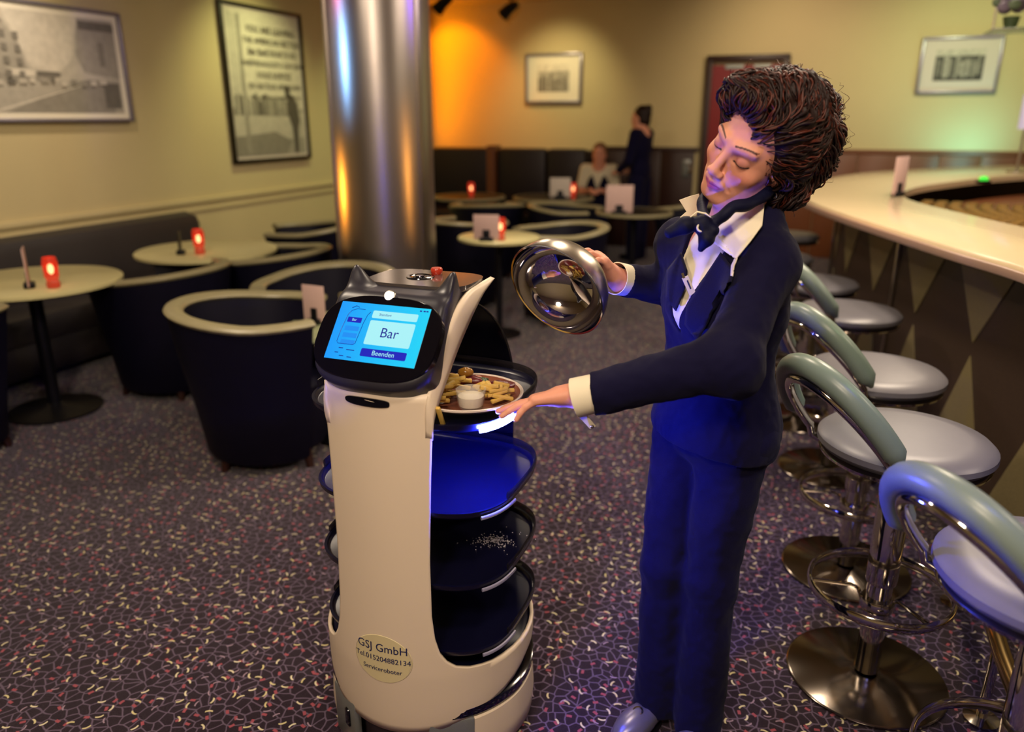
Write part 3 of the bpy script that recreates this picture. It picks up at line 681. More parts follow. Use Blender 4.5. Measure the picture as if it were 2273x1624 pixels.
# work surface behind the bar
rowsA = INN[:, :2] + NI * .02; rowsB = INN[:, :2] + NI * .75
V = [(p[0], p[1], .93) for p in rowsA] + [(p[0], p[1], .93) for p in rowsB] + [(p[0], p[1], .05) for p in rowsA] + [(p[0], p[1], .05) for p in rowsB]
F = [(i, i + 1, n + i + 1, n + i) for i in range(n - 1)] + [(2 * n + i, 2 * n + i + 1, i + 1, i) for i in range(n - 1)] + [(n + i, n + i + 1, 3 * n + i + 1, 3 * n + i) for i in range(n - 1)]
ws = empty('back_worktop', (0, 0, 0), 0, 'brown worktop behind the bar, lower than the bar top', 'worktop'); make('worktop_board', V, F, M['brownwood'], ws)
gl = G(); gl.lathe([(.026, 0), (.034, .10), (.031, .10), (.024, .01), (.001, .01)], 10, cap=False)
first = None; q = 0
for r in range(7):
    for c in range(16):
        t = (c + .5) / 16; i = int(32 + t * 20 + .5)
        p = INN[i, :2] + NI[i] * (.13 + r * .085) + (INN[min(i + 1, n - 1), :2] - INN[i, :2]) * ((32 + t * 20) - i)
        if first is None: o = gl.build('tumbler', M['amber']); first = o
        else: o = first.copy(); COL.objects.link(o)
        o.location = (p[0], p[1], .93); tag(o, 'small amber-tinted tumbler in the rows of glasses behind the bar', 'glass', 'tumblers behind the bar'); q += 1
gd = empty('indicator_lamp', (3.42, 5.70, 1.10), 0, 'small green indicator light on the far side of the bar', 'lamp')
g = G(); g.box((0, 0, .01), (.09, .05, .02), bev=.004); g.build('housing', M['blackmetal'], gd)
g = G(); g.ball((0, 0, .03), (.035, .02, .02)); g.build('lens', M['greenled'], gd)
# foot rail
RAIL = spline([(1.03, .95), (1.23, 1.58), (1.38, 1.93), (1.50, 2.25), (1.62, 2.8), (1.73, 3.35), (1.82, 4.1), (1.95, 4.8), (2.2, 5.4), (2.7, 6.1)], 60)
rl = empty('foot_rail', (0, 0, 0), 0, 'brass foot rail running low along the bar front', 'rail')
g = G(); g.tube([(p[0], p[1], .25) for p in RAIL], .022, 12); g.build('tube', M['brass'], rl)
for x, y in ((1.485, 2.2), (1.70, 3.2), (1.27, 1.68), (1.86, 4.35)):
    g = G(); g.lathe([(.045, 0), (.045, .008), (.014, .014), (.012, .24)], 16, c=(x, y, 0)); g.build('post', M['chrome'], rl)
# hanging glass shelf and lamp at the right edge
hs = empty('hanging_shelf', rm(1.22, 6.1, 2.08), -TH, 'glass shelf hanging above the bar at the top right corner', 'shelf')
g = G(); g.box((0, 0, 0), (.62, .34, .012), bev=.003); g.build('glass_pane', mat('shelf_glass', '7c8a78', .1, alpha=.55), hs)
for x in (-.27, .27):
    g = G(); g.tube([(x, .1, 0), (x, .1, CEIL - 2.08)], .006, 8); g.build('rod', M['brushed'], hs)
pl_ = empty('potted_plant', rm(1.02, 6.05, 2.087), 0, 'small plant with grey and green leaves on the hanging glass shelf', 'plant')
g = G(); g.lathe([(.035, 0), (.05, .07), (.046, .07), (.03, .01)], 16); g.build('pot', M['green'], pl_)
for i in range(14):
    a = i * 2.4; r0 = .03 + .006 * i; g = G(); g.ball((r0 * math.cos(a), r0 * math.sin(a), .12 + .012 * (i % 6)), (.045, .02, .03), 8, 6); g.build('leaf', mat('leaf_%d' % i, '5a6a50' if i % 2 else '6d6272', .6) if i < 2 else (bpy.data.materials['leaf_%d' % (i % 2)]), pl_)
bx = empty('wooden_box', rm(1.37, 6.1, 2.087), -TH, 'brown wooden box beside the plant on the hanging glass shelf', 'box')
g = G(); g.box((0, 0, .15), (.26, .2, .30), bev=.008); g.build('carcass', M['brownwood'], bx); g = G(); g.box((0, -.103, .15), (.2, .01, .24), bev=.003); g.build('front_board', M['darkwood'], bx)
lm = empty('bar_lamp', rm(1.60, 8.0, 1.10), -TH, 'slim lamp with white cylindrical shade at the right picture edge', 'lamp')
g = G(); g.lathe([(.08, 0), (.08, .015), (.012, .025), (.01, .38)], 18); g.build('stand', M['brushed'], lm)
g = G(); g.lathe([(.055, .36), (.055, .64), (.05, .64), (.05, .36)], 22, cap=False); g.build('lamp_shade', M['lampshade'], lm)

# ------------------------------------------------------------------ bar stools (seat towards +x, backrest at -x)
def make_stool():
    o = empty('bar_stool', (0, 0, 0))
    g = G(); g.lathe([(.212, 0), (.217, .004), (.217, .009), (.212, .013), (.06, .0145), (.050, .020), (.001, .022)], 64); g.build('base', M['basesteel'], o)
    g = G(); g.lathe([(.033, .03), (.033, .33)], 20, cap=False).lathe([(.039, .32), (.041, .33), (.041, .60), (.036, .61), (.036, .70)], 24); g.build('column', M['chrome'], o)
    g = G(); g.tube([(.185 * math.cos(a), .185 * math.sin(a), .30) for a in np.linspace(0, 2 * math.pi, 49)[:-1]], 0.0062, 8, closed=True, flat=2.6); fr_ = g.build('foot_ring', M['chrome'], o)
    for k in range(3):
        a = 2.094 * k + .5; c, s_ = math.cos(a), math.sin(a)
        g = G(); g.tube([(.185 * c, .185 * s_, .30), (.075 * c, .075 * s_, .30), (.055 * c, .055 * s_, .29), (.038 * c, .038 * s_, .25)], .0055, 8); g.build('spoke', M['chrome'], fr_)
    g = G(); g.lathe([(.043, .235), (.046, .24), (.046, .265), (.043, .27)], 24); g.build('collar', M['chrome'], o)
    # seat: rounded cushion, slightly oval
    g = G(); g.lathe([(.001, .715), (.17, .715), (.203, .722), (.215, .736), (.214, .750), (.200, .763), (.15, .770), (.001, .768)], 56, sx=1.0, sy=1.0); g.build('seat', M['vinyl'], o)
    g = G(); g.lathe([(.16, .702), (.205, .704), (.208, .712), (.200, .718), (.001, .718)], 56); g.build('seat_plate', M['chrome'], o)
    # arched backrest, leaning out; padded on the outside, chrome strip on the inside
    def arch(t, off=0.0, inn=0.0):
        ct_, st_ = math.cos(t), math.sin(t); W = (.180 - off) ; H = .211 - off
        return (-.188 - .150 * st_ + inn, W * ct_, .773 + H * max(st_, -.2))
    ts = np.linspace(math.radians(2), math.radians(178), 40)
    rr = [.006 + .021 * min(1, min(i, 39 - i) / 2.0) for i in range(40)]
    g = G(); g.tube([arch(t) for t in ts], rr, 14, flat=1.05); g.build('back_pad', M['vinylback'], o)
    ts2 = np.linspace(math.radians(-4), math.radians(184), 46)
    g = G(); g.tube([arch(t, .035, -.008) for t in ts2], .0120, 10); 
    for sg, t in ((1, math.radians(-4)), (-1, math.radians(184))):
        p = arch(t, .035, -.008); g.tube([p, (p[0] + .01, p[1], p[2] - .03), (-.135, sg * .115, .705), (-.03, sg * .03, .700)], .0105, 10)
    g.build('back_frame', M['chrome'], o)
    return o
sp = make_stool(); index_children(sp)
stools = [(1.015, 1.222, 18, 'nearest bar stool at the right edge, backrest lit blue'), (1.03, 1.85, 18.4, 'bar stool with green-tinted backrest, second from the camera'),
          (1.203, 2.409, 20, 'grey bar stool third from the camera'), (1.463, 3.24, 14, 'grey bar stool fourth from the camera, beside the waitress\'s shoulder'),
          (1.545, 3.86, 10, 'bar stool fifth from the camera, half hidden by the waitress'), (1.60, 4.62, 0, 'bar stool at the curved bar end, mostly behind the waitress\'s arm'), (1.98, 5.52, -30, 'furthest bar stool, at the curved end of the bar')]
for i, (x, y, r, lb) in enumerate(stools): place(sp, i == 0, x, y, D(r), lb, 'bar stool', 'chrome bar stools along the bar')

# ------------------------------------------------------------------ service robot (local: x right, -y front, z up)
RB = empty('service_robot', (-.215, 1.755, 0), -D(21.0), 'white and black serving robot with cat-ear head, touch screen and stacked trays', 'robot')
def xw(z):
    return float(np.interp(z, [.30, .306, .318, .335, .36, .40, .46, .60, .80, .93, 1.0], [.235, .200, .172, .154, .139, .129, .123, .121, .127, .133, .1315]))
def ab_(z): return float(np.interp(z, [.1, .3, .6, 1.0], [.270, .273, .275, .275])), float(np.interp(z, [.1, .3, .6, .95, 1.0], [.266, .268, .255, .246, .246]))
NC, NS = 48, 30
def phi_cols(pm):
    mid = [pm * (2 * j / NC - 1) for j in range(NC + 1)]
    return mid
a0, b0 = ab_(.30); PC = math.asin(xw(.30) / a0)
side = [PC + (2 * math.pi - 2 * PC) * (j / NS) for j in range(1, NS)]
V = []; F = []
def pt(phi, z): a, b = ab_(z); return (a * math.sin(phi), -b * math.cos(phi), z)
ring_rows = 8; cols = phi_cols(PC) + side; nc = len(cols)
for r in range(ring_rows + 1):
    t = r / ring_rows
    for ph in cols:
        zb = .128 + .105 * math.sin(ph / 2) ** 2 * 2 * (1 if abs(math.cos(ph)) < 2 else 0); zb = min(zb, .235)
        lip = -.012 * (1 - t) ** 6
        x, y, z = pt(ph, zb + (.30 - zb) * t); V.append((x * (1 + lip), y * (1 + lip), z))
for r in range(ring_rows):
    for j in range(nc):
        k = (j + 1) % nc; F.append((r * nc + j, r * nc + k, (r + 1) * nc + k, (r + 1) * nc + j))
zs = [.303, .307, .312, .318, .326, .336, .348, .362, .38, .40, .43, .46] + list(np.linspace(.50, 1.0, 24))
prev = [ring_rows * nc + j for j in range(NC + 1)]
for z in zs:
    a, b = ab_(z); pm = math.asin(xw(z) / a); cur = []
    for ph in phi_cols(pm): cur.append(len(V)); V.append(pt(ph, z))
    for j in range(NC): F.append((prev[j], prev[j + 1], cur[j + 1], cur[j]))
    prev = cur
sh = make('front_shell', V, F, M['white'], RB, ang=60)
md = sh.modifiers.new('thickness', 'SOLIDIFY'); md.thickness = .009; md.offset = -1
def shell_y(x, z): a, b = ab_(z); return -b * math.sqrt(max(0, 1 - (x / a) ** 2))
# side bands sweeping back beside the head
OUTC = spline([(.2160, .895), (.2145, .945), (.168, 1.008), (.114, 1.060), (.032, 1.120), (-.035, 1.160), (-.085, 1.178), (-.110, 1.186)], 30)
INC = spline([(.2232, .900), (.2225, .990), (.166, 1.085), (.105, 1.143), (.030, 1.178), (-.03, 1.186), (-.080, 1.189), (-.108, 1.190)], 30)
for s in (-1, 1):
    V = []; F = []
    for i in range(30):
        t = i / 29; xo = s * (.1330 + .0115 * min(1, t * 3)); xi = s * (.118 + .016 * min(1, t * 3))
        for k in range(5):
            f = k / 4; bulge = .004 * min(1, t * 3) * math.sin(math.pi * f)
            V.append((xo + (xi - xo) * f + s * bulge, -(OUTC[i][0] + (INC[i][0] - OUTC[i][0]) * f) - bulge, OUTC[i][1] + (INC[i][1] - OUTC[i][1]) * f))
    F = [(i * 5 + k, (i + 1) * 5 + k, (i + 1) * 5 + k + 1, i * 5 + k + 1) for i in range(29) for k in range(4)]
    if s < 0: F = [f[::-1] for f in F]
    o = make('side_band', V, F, M['white'], RB, ang=80); md = o.modifiers.new('thickness', 'SOLIDIFY'); md.thickness = .009; md.offset = -1
# head
hc = np.array([0, -.194, 1.1106]); hu = np.array([0, .639, .769]); hn = np.array([0, -.769, .639])
def head_sdf(p):
    q = p - hc; X = np.abs(p[..., 0]); U = q @ hu; Nn = q @ hn; lf = -p[..., 1]; z = p[..., 2]
    def sm(a, b, k): h = np.clip(.5 - .5 * (a - b) / k, 0, 1); return a + (b - a) * h + k * h * (1 - h)
    low = ((X / .151) ** 3.0 + (np.maximum(-(U + .01), 0) / .113) ** 3.0) ** (1 / 3.0); dA = (low - 1) * .12
    side_ = X - np.interp(lf, [-.12, 0, .12, .26], [.110, .118, .134, .148])
    dA = sm(dA, side_, .01)
    dB = Nn - .002
    ear = np.clip((X - .070) / .064, 0, 1); ear = ear * ear * (3 - 2 * ear)
    ztop = 1.186 + .056 * ear * np.exp(-((lf - .072) / .026) ** 2) - .3 * np.maximum(X - .142, 0)
    d = sm(dA, dB, .022)
    d = sm(d, (z - ztop) * .72, .014)
    und = np.interp(lf, [-.112, -.03, .047, .13, .18, .217, .262, .30], [1.190, 1.155, 1.118, 1.052, .990, .962, .985, 1.02])
    und = np.where(lf > .2, .955, und)
    d = sm(d, (und + .012 - z) * .7, .02)
    d = sm(d, -.118 + .08 * (X / .15) ** 4 - lf, .012)
    return d
fh = Field(); fh.custom(head_sdf, (-.17, -.32, .94), (.17, .15, 1.26), .004, 'u')
hd = fh.build('head', .0035, M['headblack'], RB)
def screen_pt(x, u, off=0.0): p = hc + np.array([1., 0, 0]) * x + hu * u + hn * off; return tuple(p)
def plate_poly(ax, au, n_, cu, k=64):
    out = []
    for i in range(k):
        a = 2 * math.pi * i / k; c, s = math.cos(a), math.sin(a)
        out.append((ax * abs(c) ** (2 / n_) * (1 if c > 0 else -1), cu + au * abs(s) ** (2 / n_) * (1 if s > 0 else -1)))
    return out
g = G(); po = plate_poly(.1465, .0985, 3.0, -.009); k_ = len(po)
V = [screen_pt(x, u, -.012) for x, u in po] + [screen_pt(x, u, .0035) for x, u in po] + [screen_pt(x * .985, -.009 + (u + .009) * .98, .006) for x, u in po]
F = [(i, (i + 1) % k_, k_ + (i + 1) % k_, k_ + i) for i in range(k_)] + [(k_ + i, k_ + (i + 1) % k_, 2 * k_ + (i + 1) % k_, 2 * k_ + i) for i in range(k_)] + [tuple(range(2 * k_, 3 * k_))]
g.add(V, F); fp = g.build('face_glass', M['gloss'], RB)
def em(name, h1, h2=None, st=1.0):
    t = NT(name); c1 = hexc(h1)
    t.b.inputs['Base Color'].default_value = (0.01, 0.01, 0.01, 1); t.b.inputs['Roughness'].default_value = .2; t.b.inputs['Emission Strength'].default_value = st
    if h2:
        tc = t.n('ShaderNodeTexCoord'); sp_ = t.n('ShaderNodeSeparateXYZ'); t.l(tc.outputs['Object'], sp_.inputs[0])
        f = t.math('MULTIPLY_ADD', sp_.outputs[0], 1 / .217, .5); t.l(t.mix(f, c1, hexc(h2)), t.b.inputs['Emission Color'])
    else: t.b.inputs['Emission Color'].default_value = (*c1, 1)
    return t.m
S_BG = em('screen_blue', '0092ee', '08c6ea'); S_PALE = em('screen_pale', '9fe4ea'); S_NAVY = em('screen_navy', '0816b0'); S_DARK = em('screen_dark', '04108c'); S_MID = em('screen_mid', '0a86e6')
def quad_on_screen(nm, x0, x1, u0, u1, off, m, parent, rnd=.003):
    pts = []
    for cx_, cu_, a_ in ((x1 - rnd, u1 - rnd, 0), (x0 + rnd, u1 - rnd, 90), (x0 + rnd, u0 + rnd, 180), (x1 - rnd, u0 + rnd, 270)):
        for q in range(4): t = math.radians(a_ + q * 30); pts.append((cx_ + rnd * math.cos(t), cu_ + rnd * math.sin(t)))
    k = len(pts); g = G(); g.add([screen_pt(x, u, off - .0004) for x, u in pts] + [screen_pt(x, u, off) for x, u in pts], [tuple(range(k, 2 * k))] + [(i, (i + 1) % k, k + (i + 1) % k, k + i) for i in range(k)])
    return g.build(nm, m, parent, smooth=False)
SC = quad_on_screen('screen', -.1085, .1085, -.068, .068, .0068, S_BG, RB, .001)
# u/x fractions measured in the screen's own frame
def fx(f): return -.1085 + .217 * f
def fu(f): return .068 - .136 * f
quad_on_screen('location_field', fx(.385), fx(.885), fu(.245), fu(.115), .0074, S_PALE, SC)
quad_on_screen('destination_panel', fx(.385), fx(.885), fu(.70), fu(.285), .0074, S_PALE, SC)
quad_on_screen('stop_button', fx(.385), fx(.885), fu(.905), fu(.77), .0074, S_NAVY, SC)
quad_on_screen('tray_button', fx(.125), fx(.285), fu(.355), fu(.265), .0074, S_NAVY, SC, .001)
for q in range(3): quad_on_screen('tray_row', fx(.125), fx(.285), fu(.50 + q * .12), fu(.42 + q * .12), .0072, S_MID, SC, .001)
def screen_text(body, size, x, u, m, nm='lettering'):
    V, F = text2d(body, size); g = G(); g.add([screen_pt(x + a, u + b, .0080) for a, b, _ in V], F); o = g.build(nm, m, SC, smooth=False); o['kind'] = 'stuff'; return o
screen_text('Bar', .032, fx(.635), fu(.49), S_DARK); screen_text('Beenden', .0155, fx(.635), fu(.838), S_PALE); screen_text('Standort', .0085, fx(.53), fu(.18), S_DARK); screen_text('Bar', .0085, fx(.205), fu(.31), S_PALE)
g = G(); g.tube([screen_pt(fx(a), fu(b), .0076) for a, b in ((.29, .115), (.20, .115), (.145, .15), (.115, .22), (.09, .5), (.085, .70), (.10, .735), (.27, .735), (.295, .71), (.315, .35), (.335, .20), (.36, .15))], .0006, 5)
g.tube([screen_pt(fx(a), fu(b), .0076) for a, b in ((.135, .105), (.18, .065), (.215, .085))], .0008, 5)
g.build('robot_outline', S_DARK, SC)
for a, b, w_ in ((.13, .80, .05), (.22, .82, .09), (.10, .88, .04), (.16, .93, .05), (.25, .94, .05)): quad_on_screen('status_mark', fx(a) - .0, fx(a) + .217 * w_, fu(b + .014), fu(b), .0074, S_DARK, SC, .0005)
for a in (.885, .925, .955): quad_on_screen('status_icon', fx(a), fx(a) + .005, fu(.06), fu(.04), .0074, S_DARK, SC, .0005)
g = G(); g.ball((0, 0, 0), (.0105, .0105, .0105), 18, 12); lp = g.build('head_lamp', M['lampwhite'], RB, loc=screen_pt(-.001, .091, .004))
g = G(); g.tube([(.0125 * math.cos(a), .0125 * math.sin(a), 0) for a in np.linspace(0, 2 * math.pi, 25)[:-1]], .0022, 8, closed=True); rg = g.build('lamp_ring', M['brushed'], RB, loc=screen_pt(-.001, .091, .0035)); rg.rotation_euler = (math.atan2(.769, .639), 0, 0)
# flat top plate, camera ring and stop button
po = []
for i in range(60):
    a = 2 * math.pi * i / 60; c, s_ = math.cos(a), math.sin(a); po.append((.130 * abs(c) ** .45 * (1 if c > 0 else -1), .030 + .088 * abs(s_) ** .55 * (1 if s_ > 0 else -1)))
g = G(); g.prism(po, 1.180, 1.1925); g.build('top_plate', M['headtop'], RB)
g = G(); g.lathe([(.034, 1.192), (.033, 1.1945), (.026, 1.1955), (.024, 1.194), (.012, 1.194), (.011, 1.1965), (.001, 1.197)], 36, c=(-.014, .032, 0)); g.build('camera_ring', M['gloss'], RB)
g = G(); g.lathe([(.0125, 1.1925), (.0145, 1.198), (.0145, 1.205), (.012, 1.208), (.001, 1.208)], 22, c=(.006, .078, 0)); g.build('emergency_button', M['red'], RB)
# grip slot under the head: black cap stands in for its shade
g = G(); V = []; nn = 40
for off, sc1 in ((.0035, 1.0), (-.003, .97)):
    for i in range(nn):
        a = 2 * math.pi * i / nn; c, s_ = math.cos(a), math.sin(a)
        x = -.007 + .055 * abs(c) ** .8 * (1 if c > 0 else -1) * sc1; z = .976 + .0095 * abs(s_) ** .6 * (1 if s_ > 0 else -1) * sc1 - .004 * (x / .058) ** 2 * 0
        V.append((x, shell_y(x, z) - off, z))
F = [tuple(range(nn))] + [(i, (i + 1) % nn, nn + (i + 1) % nn, nn + i) for i in range(nn)]; g.add(V, F); g.build('grip_slot_shade', M['gloss'], RB)
# round sticker with the firm's lettering, bent onto the shell
g = G(); nn = 48; V = []; F = []
for off, s1 in ((.0004, 1), (.0016, .985)):
    for i in range(nn):
        a = 2 * math.pi * i / nn; x = .004 + .0765 * s1 * math.cos(a); z = .338 + .064 * s1 * math.sin(a); V.append((x, shell_y(x, z) - off, z))
F = [(i, (i + 1) % nn, nn + (i + 1) % nn, nn + i) for i in range(nn)]
base = len(V)
for i in range(-8, 9):
    x = .004 + .0765 * .985 * i / 8; hgt = .064 * .985 * math.sqrt(max(0, 1 - (i / 8) ** 2))
    V += [(x, shell_y(x, .338 - hgt) - .0016, .338 - hgt), (x, shell_y(x, .338 + hgt) - .0016, .338 + hgt)]
F += [(base + 2 * i, base + 2 * i + 2, base + 2 * i + 3, base + 2 * i + 1) for i in range(16)]
g.add(V, F); stk = g.build('sticker', M['sticker'], RB)
for body, size, z in (('GSJ GmbH', .030, .368), ('Tel.015204882134', .0195, .338), ('Serviceroboter', .0170, .310)):
    V, F = text2d(body, size); g = G(); g.add([(x + .004, shell_y(x + .004, z + y) - .0026, z + y) for x, y, _ in V], F); o = g.build('lettering', M['ink'], stk, smooth=False); o['kind'] = 'stuff'
# trays
def sup(a, b, n_, k, cy=0.0, z=0.0):
    out = []
    for i in range(k):
        t = 2 * math.pi * i / k; c, s_ = math.cos(t), math.sin(t); out.append((a * abs(c) ** (2 / n_) * (1 if c > 0 else -1), cy + b * abs(s_) ** (2 / n_) * (1 if s_ > 0 else -1), z))
    return out
TRAYS = (.925, .715, .53, .352)
for ti, z in enumerate(TRAYS):
    K = 96; a, b = .252, .218; rows = []
    for da, zz in ((-.05, -.020), (-.012, -.016), (-.002, -.006), (0, .006), (-.006, .006), (-.010, -.002), (-.014, -.004)): rows.append(sup(a + da, b + da, 3.2, K, -.004, z + zz))
    V = [p for r in rows for p in r]; F = [(j * K + i, j * K + (i + 1) % K, (j + 1) * K + (i + 1) % K, (j + 1) * K + i) for j in range(len(rows) - 1) for i in range(K)]
    V = [(p[0] + .011, p[1], p[2]) for p in V]; F += [tuple(reversed(range(K))), tuple(range((len(rows) - 1) * K, len(rows) * K))]
    tr = make('tray', V, F, M['trayblack'], RB)
    g = G(); g.tube([(p[0] * .997 + .011, p[1] * .997, p[2] + .014) for p in (lambda q_: q_[-20:] + q_[:-20])(sup(a, b, 3.2, K, -.004, z)) if p[1] > -.10], .0032, 8, flat=3.4); g.build('tray_rim', M['smoke'], tr)
    for s in (1,):
        ring = [p for p in sup(a + .0005, b + .0005, 3.2, 720, -.004, z - .011) if p[0] * s > 0 and -.172 < p[1] < -.062]
        ring.sort(key=lambda p: p[1]); ring = [(p[0] + .011, p[1], p[2]) for p in ring[::4]]
        g = G(); g.tube(ring, .0034, 8, flat=1.5); g.build('light_strip', M['led'] if ti == 0 else M['striprest'], tr)
# rear panel with arched top
po = [(-.150, .24)] + [(-.150 + .0 * t, z) for z, t in ((.90, 0),)]
arc = []
for i in range(33):
    a = math.pi - math.pi * i / 32; arc.append((.150 * abs(math.cos(a)) ** .95 * (1 if math.cos(a) > 0 else -1), .90 + .200 * math.sin(a)))
po = [(-.150, .24)] + arc + [(.150, .24)]; k_ = len(po)
V = []
for y, s in ((.222, 1), (.226, 1), (.240, .97)):
    for x, z in po: V.append((x * s, y - .25 * (x * x), (z if z < .3 else .24 + (z - .24) * (1 if s == 1 else .995))))
F = [tuple(range(k_)), tuple(reversed(range(2 * k_, 3 * k_)))] + [(j * k_ + i, (j + 1) * k_ + i, (j + 1) * k_ + (i + 1) % k_, j * k_ + (i + 1) % k_) for j in (0, 1) for i in range(k_)]
make('rear_panel', V, F, M['gloss'], RB)
g = G(); g.tube([(x, .222 - .25 * x * x, z) for x, z in po[1:-1]], .0028, 8); g.build('panel_rim', M['smoke'], RB)
g = G(); g.lathe([(.262, .24), (.266, .250), (.266, .285), (.26, .29)], 80, sy=.94); g.build('lower_deck', M['trayblack'], RB)
# chassis
def arc_ring(nm, prof, m, ph0, sy=.96, nn=70):
    V = []; F = []; k = len(prof)
    for i in range(nn + 1):
        ph = ph0 + (2 * math.pi - 2 * ph0) * i / nn
        for r_, z in prof: V.append((r_ * math.sin(ph), -r_ * sy * math.cos(ph), z))
    F = [(i * k + j, (i + 1) * k + j, (i + 1) * k + (j + 1) % k, i * k + (j + 1) % k) for i in range(nn) for j in range(k)] + [tuple(reversed(range(k))), tuple(range(nn * k, nn * k + k))]
    return make(nm, V, F, m, RB)
arc_ring('chassis_cover', [(.235, .012), (.255, .012), (.272, .03), (.276, .08), (.272, .150), (.262, .158), (.240, .158)], M['white'], .80)
arc_ring('bumper_ring', [(.240, .160), (.270, .160), (.274, .166), (.274, .186), (.262, .192), (.240, .192)], M['gloss'], .55)
g = G(); g.lathe([(.225, .012), (.238, .03), (.238, .16)], 60, sy=.94); g.build('chassis_core', M['chassis'], RB)
g = G(); g.lathe([(.225, .16), (.225, .25)], 60, sy=.92); g.build('suspension_deck', M['chassis'], RB)
for x, y, rz in ((-.140, -.212, -.55), (.150, -.205, .55)):
    g = G(); g.box((x, y, .085), (.115, .022, .15), rz=rz, bev=.008); br = g.build('bracket', M['alu'], RB)
    g = G(); g.box((x * .90, y * 1.10, .100), (.022, .012, .050), rz=rz, bev=.004); g.build('bracket_slot', M['gloss'], br)
for x, y in ((-.14, .1), (.14, .1), (0, -.12)):
    g = G(); g.lathe([(.001, -.012), (.028, -.012), (.03, 0), (.028, .012), (.001, .012)], 20); o = g.build('wheel', M['blackmetal'], RB, loc=(x, y, .03)); o.rotation_euler = (0, math.pi / 2, 0)

# ------------------------------------------------------------------ plate with food on the top tray
PX, PY, PZ = -.103, 1.650, .9225
pt_ = empty('dinner_plate', (PX, PY, PZ), 0, 'white porcelain plate with dark red glaze inside, on the top tray', 'plate')
g = G(); g.lathe([(.060, 0), (.064, .002), (.090, .010), (.120, .024), (.129, .030), (.1295, .034), (.126, .035), (.122, .0325)], 64, cap=False); g.build('rim', M['porcelain'], pt_)
g = G(); g.lathe([(.122, .0325), (.115, .028), (.088, .015), (.06, .011), (.001, .010)], 64, cap=False); g.build('inner_glaze', mat('brown_glaze', '7e4a38', .22, var=.15), pt_)
R3 = random.Random(11)
fp_ = []
def fry(x, y, z, az, tilt, ln, grp='fries on the plate', label='pale golden fried potato stick in the heap on the plate'):
    g = G(); g.box((0, 0, 0), (ln, .0095, .0085), bev=.002); k = len(g.V)
    g.V = [(v[0], v[1] + .12 * v[0] ** 2 / ln, v[2] - .15 * v[0] ** 2 / ln) for v in g.V]
    o = g.build('french_fry', M['fry'], loc=(x, y, z)); o.rotation_euler = (0, tilt, az); tag(o, label, 'fries', grp); return o
HL = 'pale golden fried potato stick in the left heap, left of the sauce cup'; HR = 'short fried potato stick in the right heap, right of the sauce cup'
for i in range(26):
    t = i / 26; fry(PX - .055 + R3.uniform(-.028, .030), PY - .005 + R3.uniform(-.075, .05), PZ + .030 + .0018 * i * (1 - abs(R3.uniform(-.4, .4))), R3.uniform(-.45, .75) + .35, R3.uniform(-.25, .25), R3.uniform(.060, .085), 'fries left of the sauce cup', HL)
for i in range(16):
    fry(PX + .066 + R3.uniform(-.018, .020), PY - .032 + R3.uniform(-.026, .022), PZ + .029 + .0020 * i, R3.uniform(-.5, .5), R3.uniform(-.2, .3), R3.uniform(.032, .052), 'fries right of the sauce cup', HR)
fry(PX - .046, PY - .122, PZ + .016, 1.30, 1.05, .075, 'hanging fry', 'single fried potato stick hanging down over the near plate rim')
def lump(nm, label, cat, c, r, m, seed, grp=None, amp=.25):
    g = G(); g.ball((0, 0, 0), r, 20, 14); rr = random.Random(seed); ph = [rr.uniform(0, 6) for _ in range(6)]
    V = []
    for v in g.V:
        a = math.atan2(v[1], v[0]); k = 1 + amp * (.5 * math.sin(3 * a + ph[0]) * .6 + .35 * math.sin(5 * a + ph[1] + 60 * v[2]) + .2 * math.sin(9 * v[0] / r[0] + ph[2]))
        V.append((v[0] * k, v[1] * k, v[2] * (1 + amp * .4 * math.sin(4 * a + ph[3]))))
    o = make(nm, V, g.F, m, None, loc=c, ang=180); return tag(o, label, cat, grp)
lump('meat_slice', 'glossy dark red slice at the right edge of the plate', 'meat', (PX + .076, PY + .046, PZ + .032), (.034, .026, .009), M['maroon'], 1)
lump('meat_slice', 'dark red slice at the far left of the plate behind the fries', 'meat', (PX - .062, PY + .090, PZ + .036), (.034, .020, .012), M['maroon'], 2)
lump('meat_slice', 'dark meat piece behind the sauce cup under the golden one', 'meat', (PX + .004, PY + .062, PZ + .036), (.034, .020, .013), M['maroon'], 3)
lump('baked_piece', 'golden glossy baked piece on top behind the sauce cup', 'food', (PX - .008, PY + .066, PZ + .056), (.019, .015, .012), M['tomato'], 4)
lump('baked_piece', 'curled orange strip right behind the sauce cup', 'food', (PX + .040, PY + .030, PZ + .034), (.022, .014, .012), M['fry'], 5, amp=.5)
lump('salad_leaf', 'small dark green leaf behind the sauce cup', 'food', (PX + .034, PY + .060, PZ + .038), (.017, .010, .007), M['green'], 6, amp=.6)
lump('meat_slice', 'pinkish small piece beside the green leaf', 'meat', (PX + .020, PY + .074, PZ + .038), (.012, .010, .008), mat('pink_meat', 'a06a58', .4), 7)
cupo = empty('sauce_cup', (PX + .012, PY - .058, PZ + .016), 0, 'small glass cup of white sauce in the middle of the plate', 'cup')
g = G(); g.lathe([(.001, 0), (.024, 0), (.028, .004), (.032, .026), (.0335, .040), (.0335, .043), (.031, .043), (.0295, .030), (.0265, .006), (.001, .004)], 36, cap=False); g.build('glass', M['glass'], cupo)
g = G(); g.lathe([(.001, .0045), (.0262, .0065), (.0292, .0285), (.026, .0300), (.001, .0310)], 32, cap=False); g.build('sauce', M['cream'], cupo)
